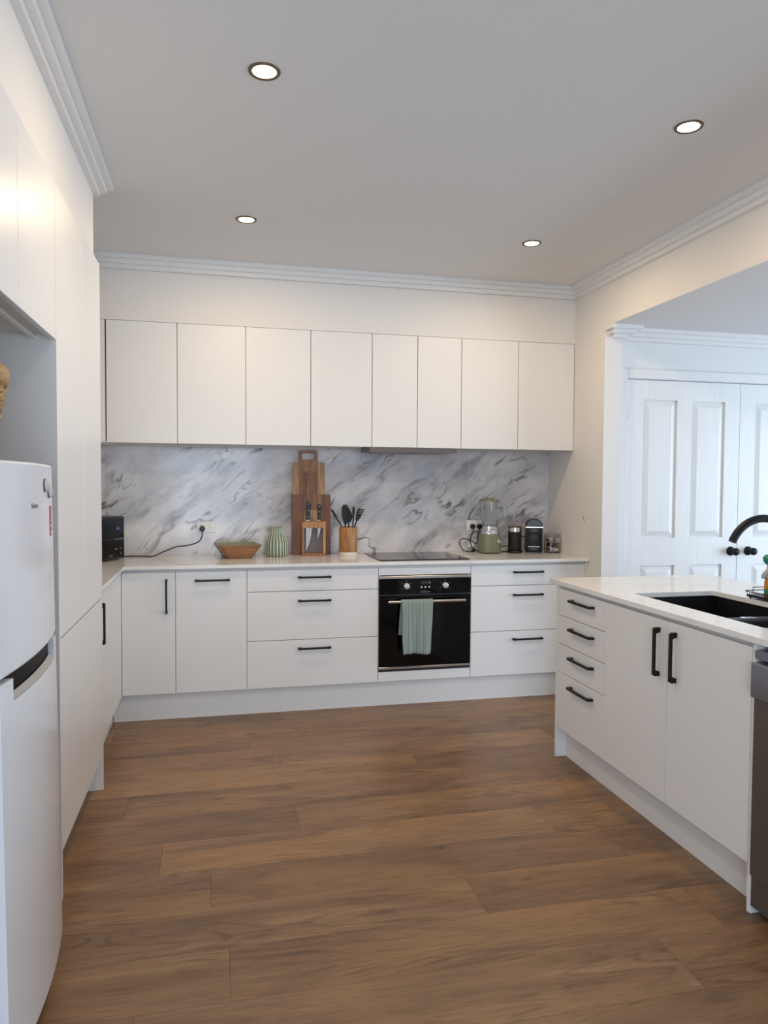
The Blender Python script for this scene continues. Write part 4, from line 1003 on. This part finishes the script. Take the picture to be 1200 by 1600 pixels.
obj('drip_grid', bx(mx0+0.016, mx1-0.016, my0+0.003, my0+0.0545, CT+0.0462, CT+0.049), M_STEEL, t)
bm = NB()
for k in range(9): box(bm, mx0+0.0135, mx1-0.0135, my0+0.047, my0+0.0548, CT+0.058+k*0.0085, CT+0.062+k*0.0085)
obj('front_ribs', bm, M_GASKET, t)
obj('spout_head', bx(mx0+0.013, mx1-0.013, my0+0.006, my0+0.0548, 0.1360, 0.1780, bev=0.003, seg=2), M_BLKP, t, 40)
obj('trim_band', bx(mx0-0.001, mx1+0.001, my0+0.001, my1, 0.1802, 0.1865, bev=0.001), M_CHROME, t)
dm = [(mxc+0.0575*math.cos(math.radians(a)), 0.1868+0.054*math.sin(math.radians(a))**0.8 if 0 < a < 180 else 0.1868) for a in range(0, 181, 10)]
o = obj('domed_lid', prism(NB(), dm, my0+0.004, my1-0.002, lambda u, v, d: (u, d, v)), M_BLKP, t, 30); bevmod(o, 0.006)
CT = CT_

# jar of pods
jc = (1.352, -0.195, CT)
t = thing('pod_jar', 'clear glass jar of coffee pods beside the right wall', 'jar', jc)
obj('glass', lathe(NB(), [(0, 0.0005), (0.045, 0.0005), (0.0485, 0.004), (0.0485, 0.118), (0.046, 0.124), (0.046, 0.133), (0.0435, 0.133), (0.0435, 0.122), (0.046, 0.116), (0.046, 0.006), (0, 0.0045)], 40, jc, rf=se(4)), M_GLASS, t, 40)
pc = [S(214, 212, 212), S(82, 46, 38), S(120, 116, 78), S(52, 56, 66), S(176, 130, 96), S(232, 228, 224)]
pods = [mat('pod_foil_%d' % i, c, 0.3, 0.25) for i, c in enumerate(pc)]
desc = ['silver', 'dark brown', 'olive', 'charcoal', 'copper', 'pale silver']
base = NB(); lathe(base, [(0, 0), (0.0125, 0), (0.0165, 0.022), (0.0185, 0.0225), (0.0185, 0.024), (0, 0.0245)], 16)
pmesh = []
for mm in pods:
    me = bpy.data.meshes.new('coffee_pod'); base.to_mesh(me); me.materials.append(mm); pmesh.append(me)
base.free()
lv_ = ['on the jar floor', 'in the middle of the jar', 'on top of the pile']; spots = ['front left', 'front right', 'rear left', 'rear right']
for k in range(12):
    ly, q = divmod(k, 4)
    dx = (-0.0192, 0.0192)[q % 2]; dy = (-0.0192, 0.0192)[q//2]
    o = bpy.data.objects.new('coffee_pod', pmesh[(k*5+ly) % 6]); COL.objects.link(o)
    ax = random.choice((0.25, 1.45, 1.6, -0.3)) if q < 2 else 0.2
    o.rotation_euler = (ax, random.uniform(-0.3, 0.3), random.uniform(0, 1))
    o.location = (jc[0]+dx, jc[1]+dy+(0.004 if ax > 1 else 0), CT+0.012+ly*0.033+(0.012 if abs(ax) > 1 else 0))
    tag(o, '%s foil coffee pod %s, %s' % (desc[(k*5+ly) % 6], lv_[ly], spots[q]), 'coffee pod', 'coffee pods in the jar')

# cords on the right of the cooktop
cable = obj('power_cord', tube(NB(), cr([(0.8165, -0.044, 1.066), (0.805, -0.05, 1.03), (0.79, -0.05, 0.985), (0.80, -0.05, 0.945), (0.825, -0.06, 0.918), (0.845, -0.06, CT+0.005), (0.87, -0.068, CT+0.0065)], 8), 0.0034, 8), M_BLKP, bl, 60, 'black power cord')
obj('plug', plug_bm(0.8165, 1.083), M_BLKP, cable, 40)
cable = obj('power_cord', to_local(tube(NB(), cr([(0.8665, -0.03, 1.065), (0.86, -0.022, 1.02), (0.845, -0.022, 0.96), (0.80, -0.025, 0.985), (0.745, -0.03, 0.997), (0.718, -0.035, 0.985), (0.716, -0.04, 0.955), (0.735, -0.055, 0.918), (0.76, -0.075, CT+0.005), (0.79, -0.08, CT+0.005), (0.815, -0.075, CT+0.006)], 8), 0.0032, 8), cm_loc, cm_rz), M_BLKP, cm, 60, 'black power cord')
obj('plug', to_local(plug_bm(0.8665, 1.083), cm_loc, cm_rz), M_BLKP, cable, 40)
obj('adapter', to_local(bx(0.778, 0.822, -0.045, -0.028, 0.935, 0.965, bev=0.003), cm_loc, cm_rz), M_WHITEP, cable)
obj('cable_knot', to_local(tube(NB(), cr([(0.8, -0.062, CT+0.006), (0.822, -0.072, CT+0.014), (0.806, -0.07, CT+0.022), (0.798, -0.064, CT+0.010), (0.82, -0.068, CT+0.006), (0.814, -0.078, CT+0.02), (0.80, -0.075, CT+0.016)], 6), 0.0042, 8), cm_loc, cm_rz), M_BLKP, cable, 60)
obj('power_cord', tube(NB(), cr([(0.982, -0.055, CT+0.004), (0.99, -0.06, CT+0.010), (1.005, -0.075, CT+0.030), (1.03, -0.09, CT+0.042), (1.05, -0.11, CT+0.04), (1.065, -0.124, CT+0.03)], 8), 0.003, 8), M_BLKP, fr, 60)
obj('power_cord', tube(NB(), cr([(0.984, -0.12, CT+0.004), (1.00, -0.115, CT+0.0045), (1.03, -0.11, CT+0.0045), (1.052, -0.122, CT+0.006)], 8), 0.003, 8), M_BLKP, fr, 60)
obj('power_cord', to_local(tube(NB(), cr([(1.20, -0.06, CT+0.105), (1.16, -0.075, CT+0.108), (1.135, -0.065, CT+0.10), (1.13, -0.04, CT+0.08), (1.14, -0.036, CT+0.03), (1.155, -0.05, CT+0.006), (1.185, -0.06, CT+0.0045)], 8), 0.003, 8), cm_loc, cm_rz), M_BLKP, cm, 60)
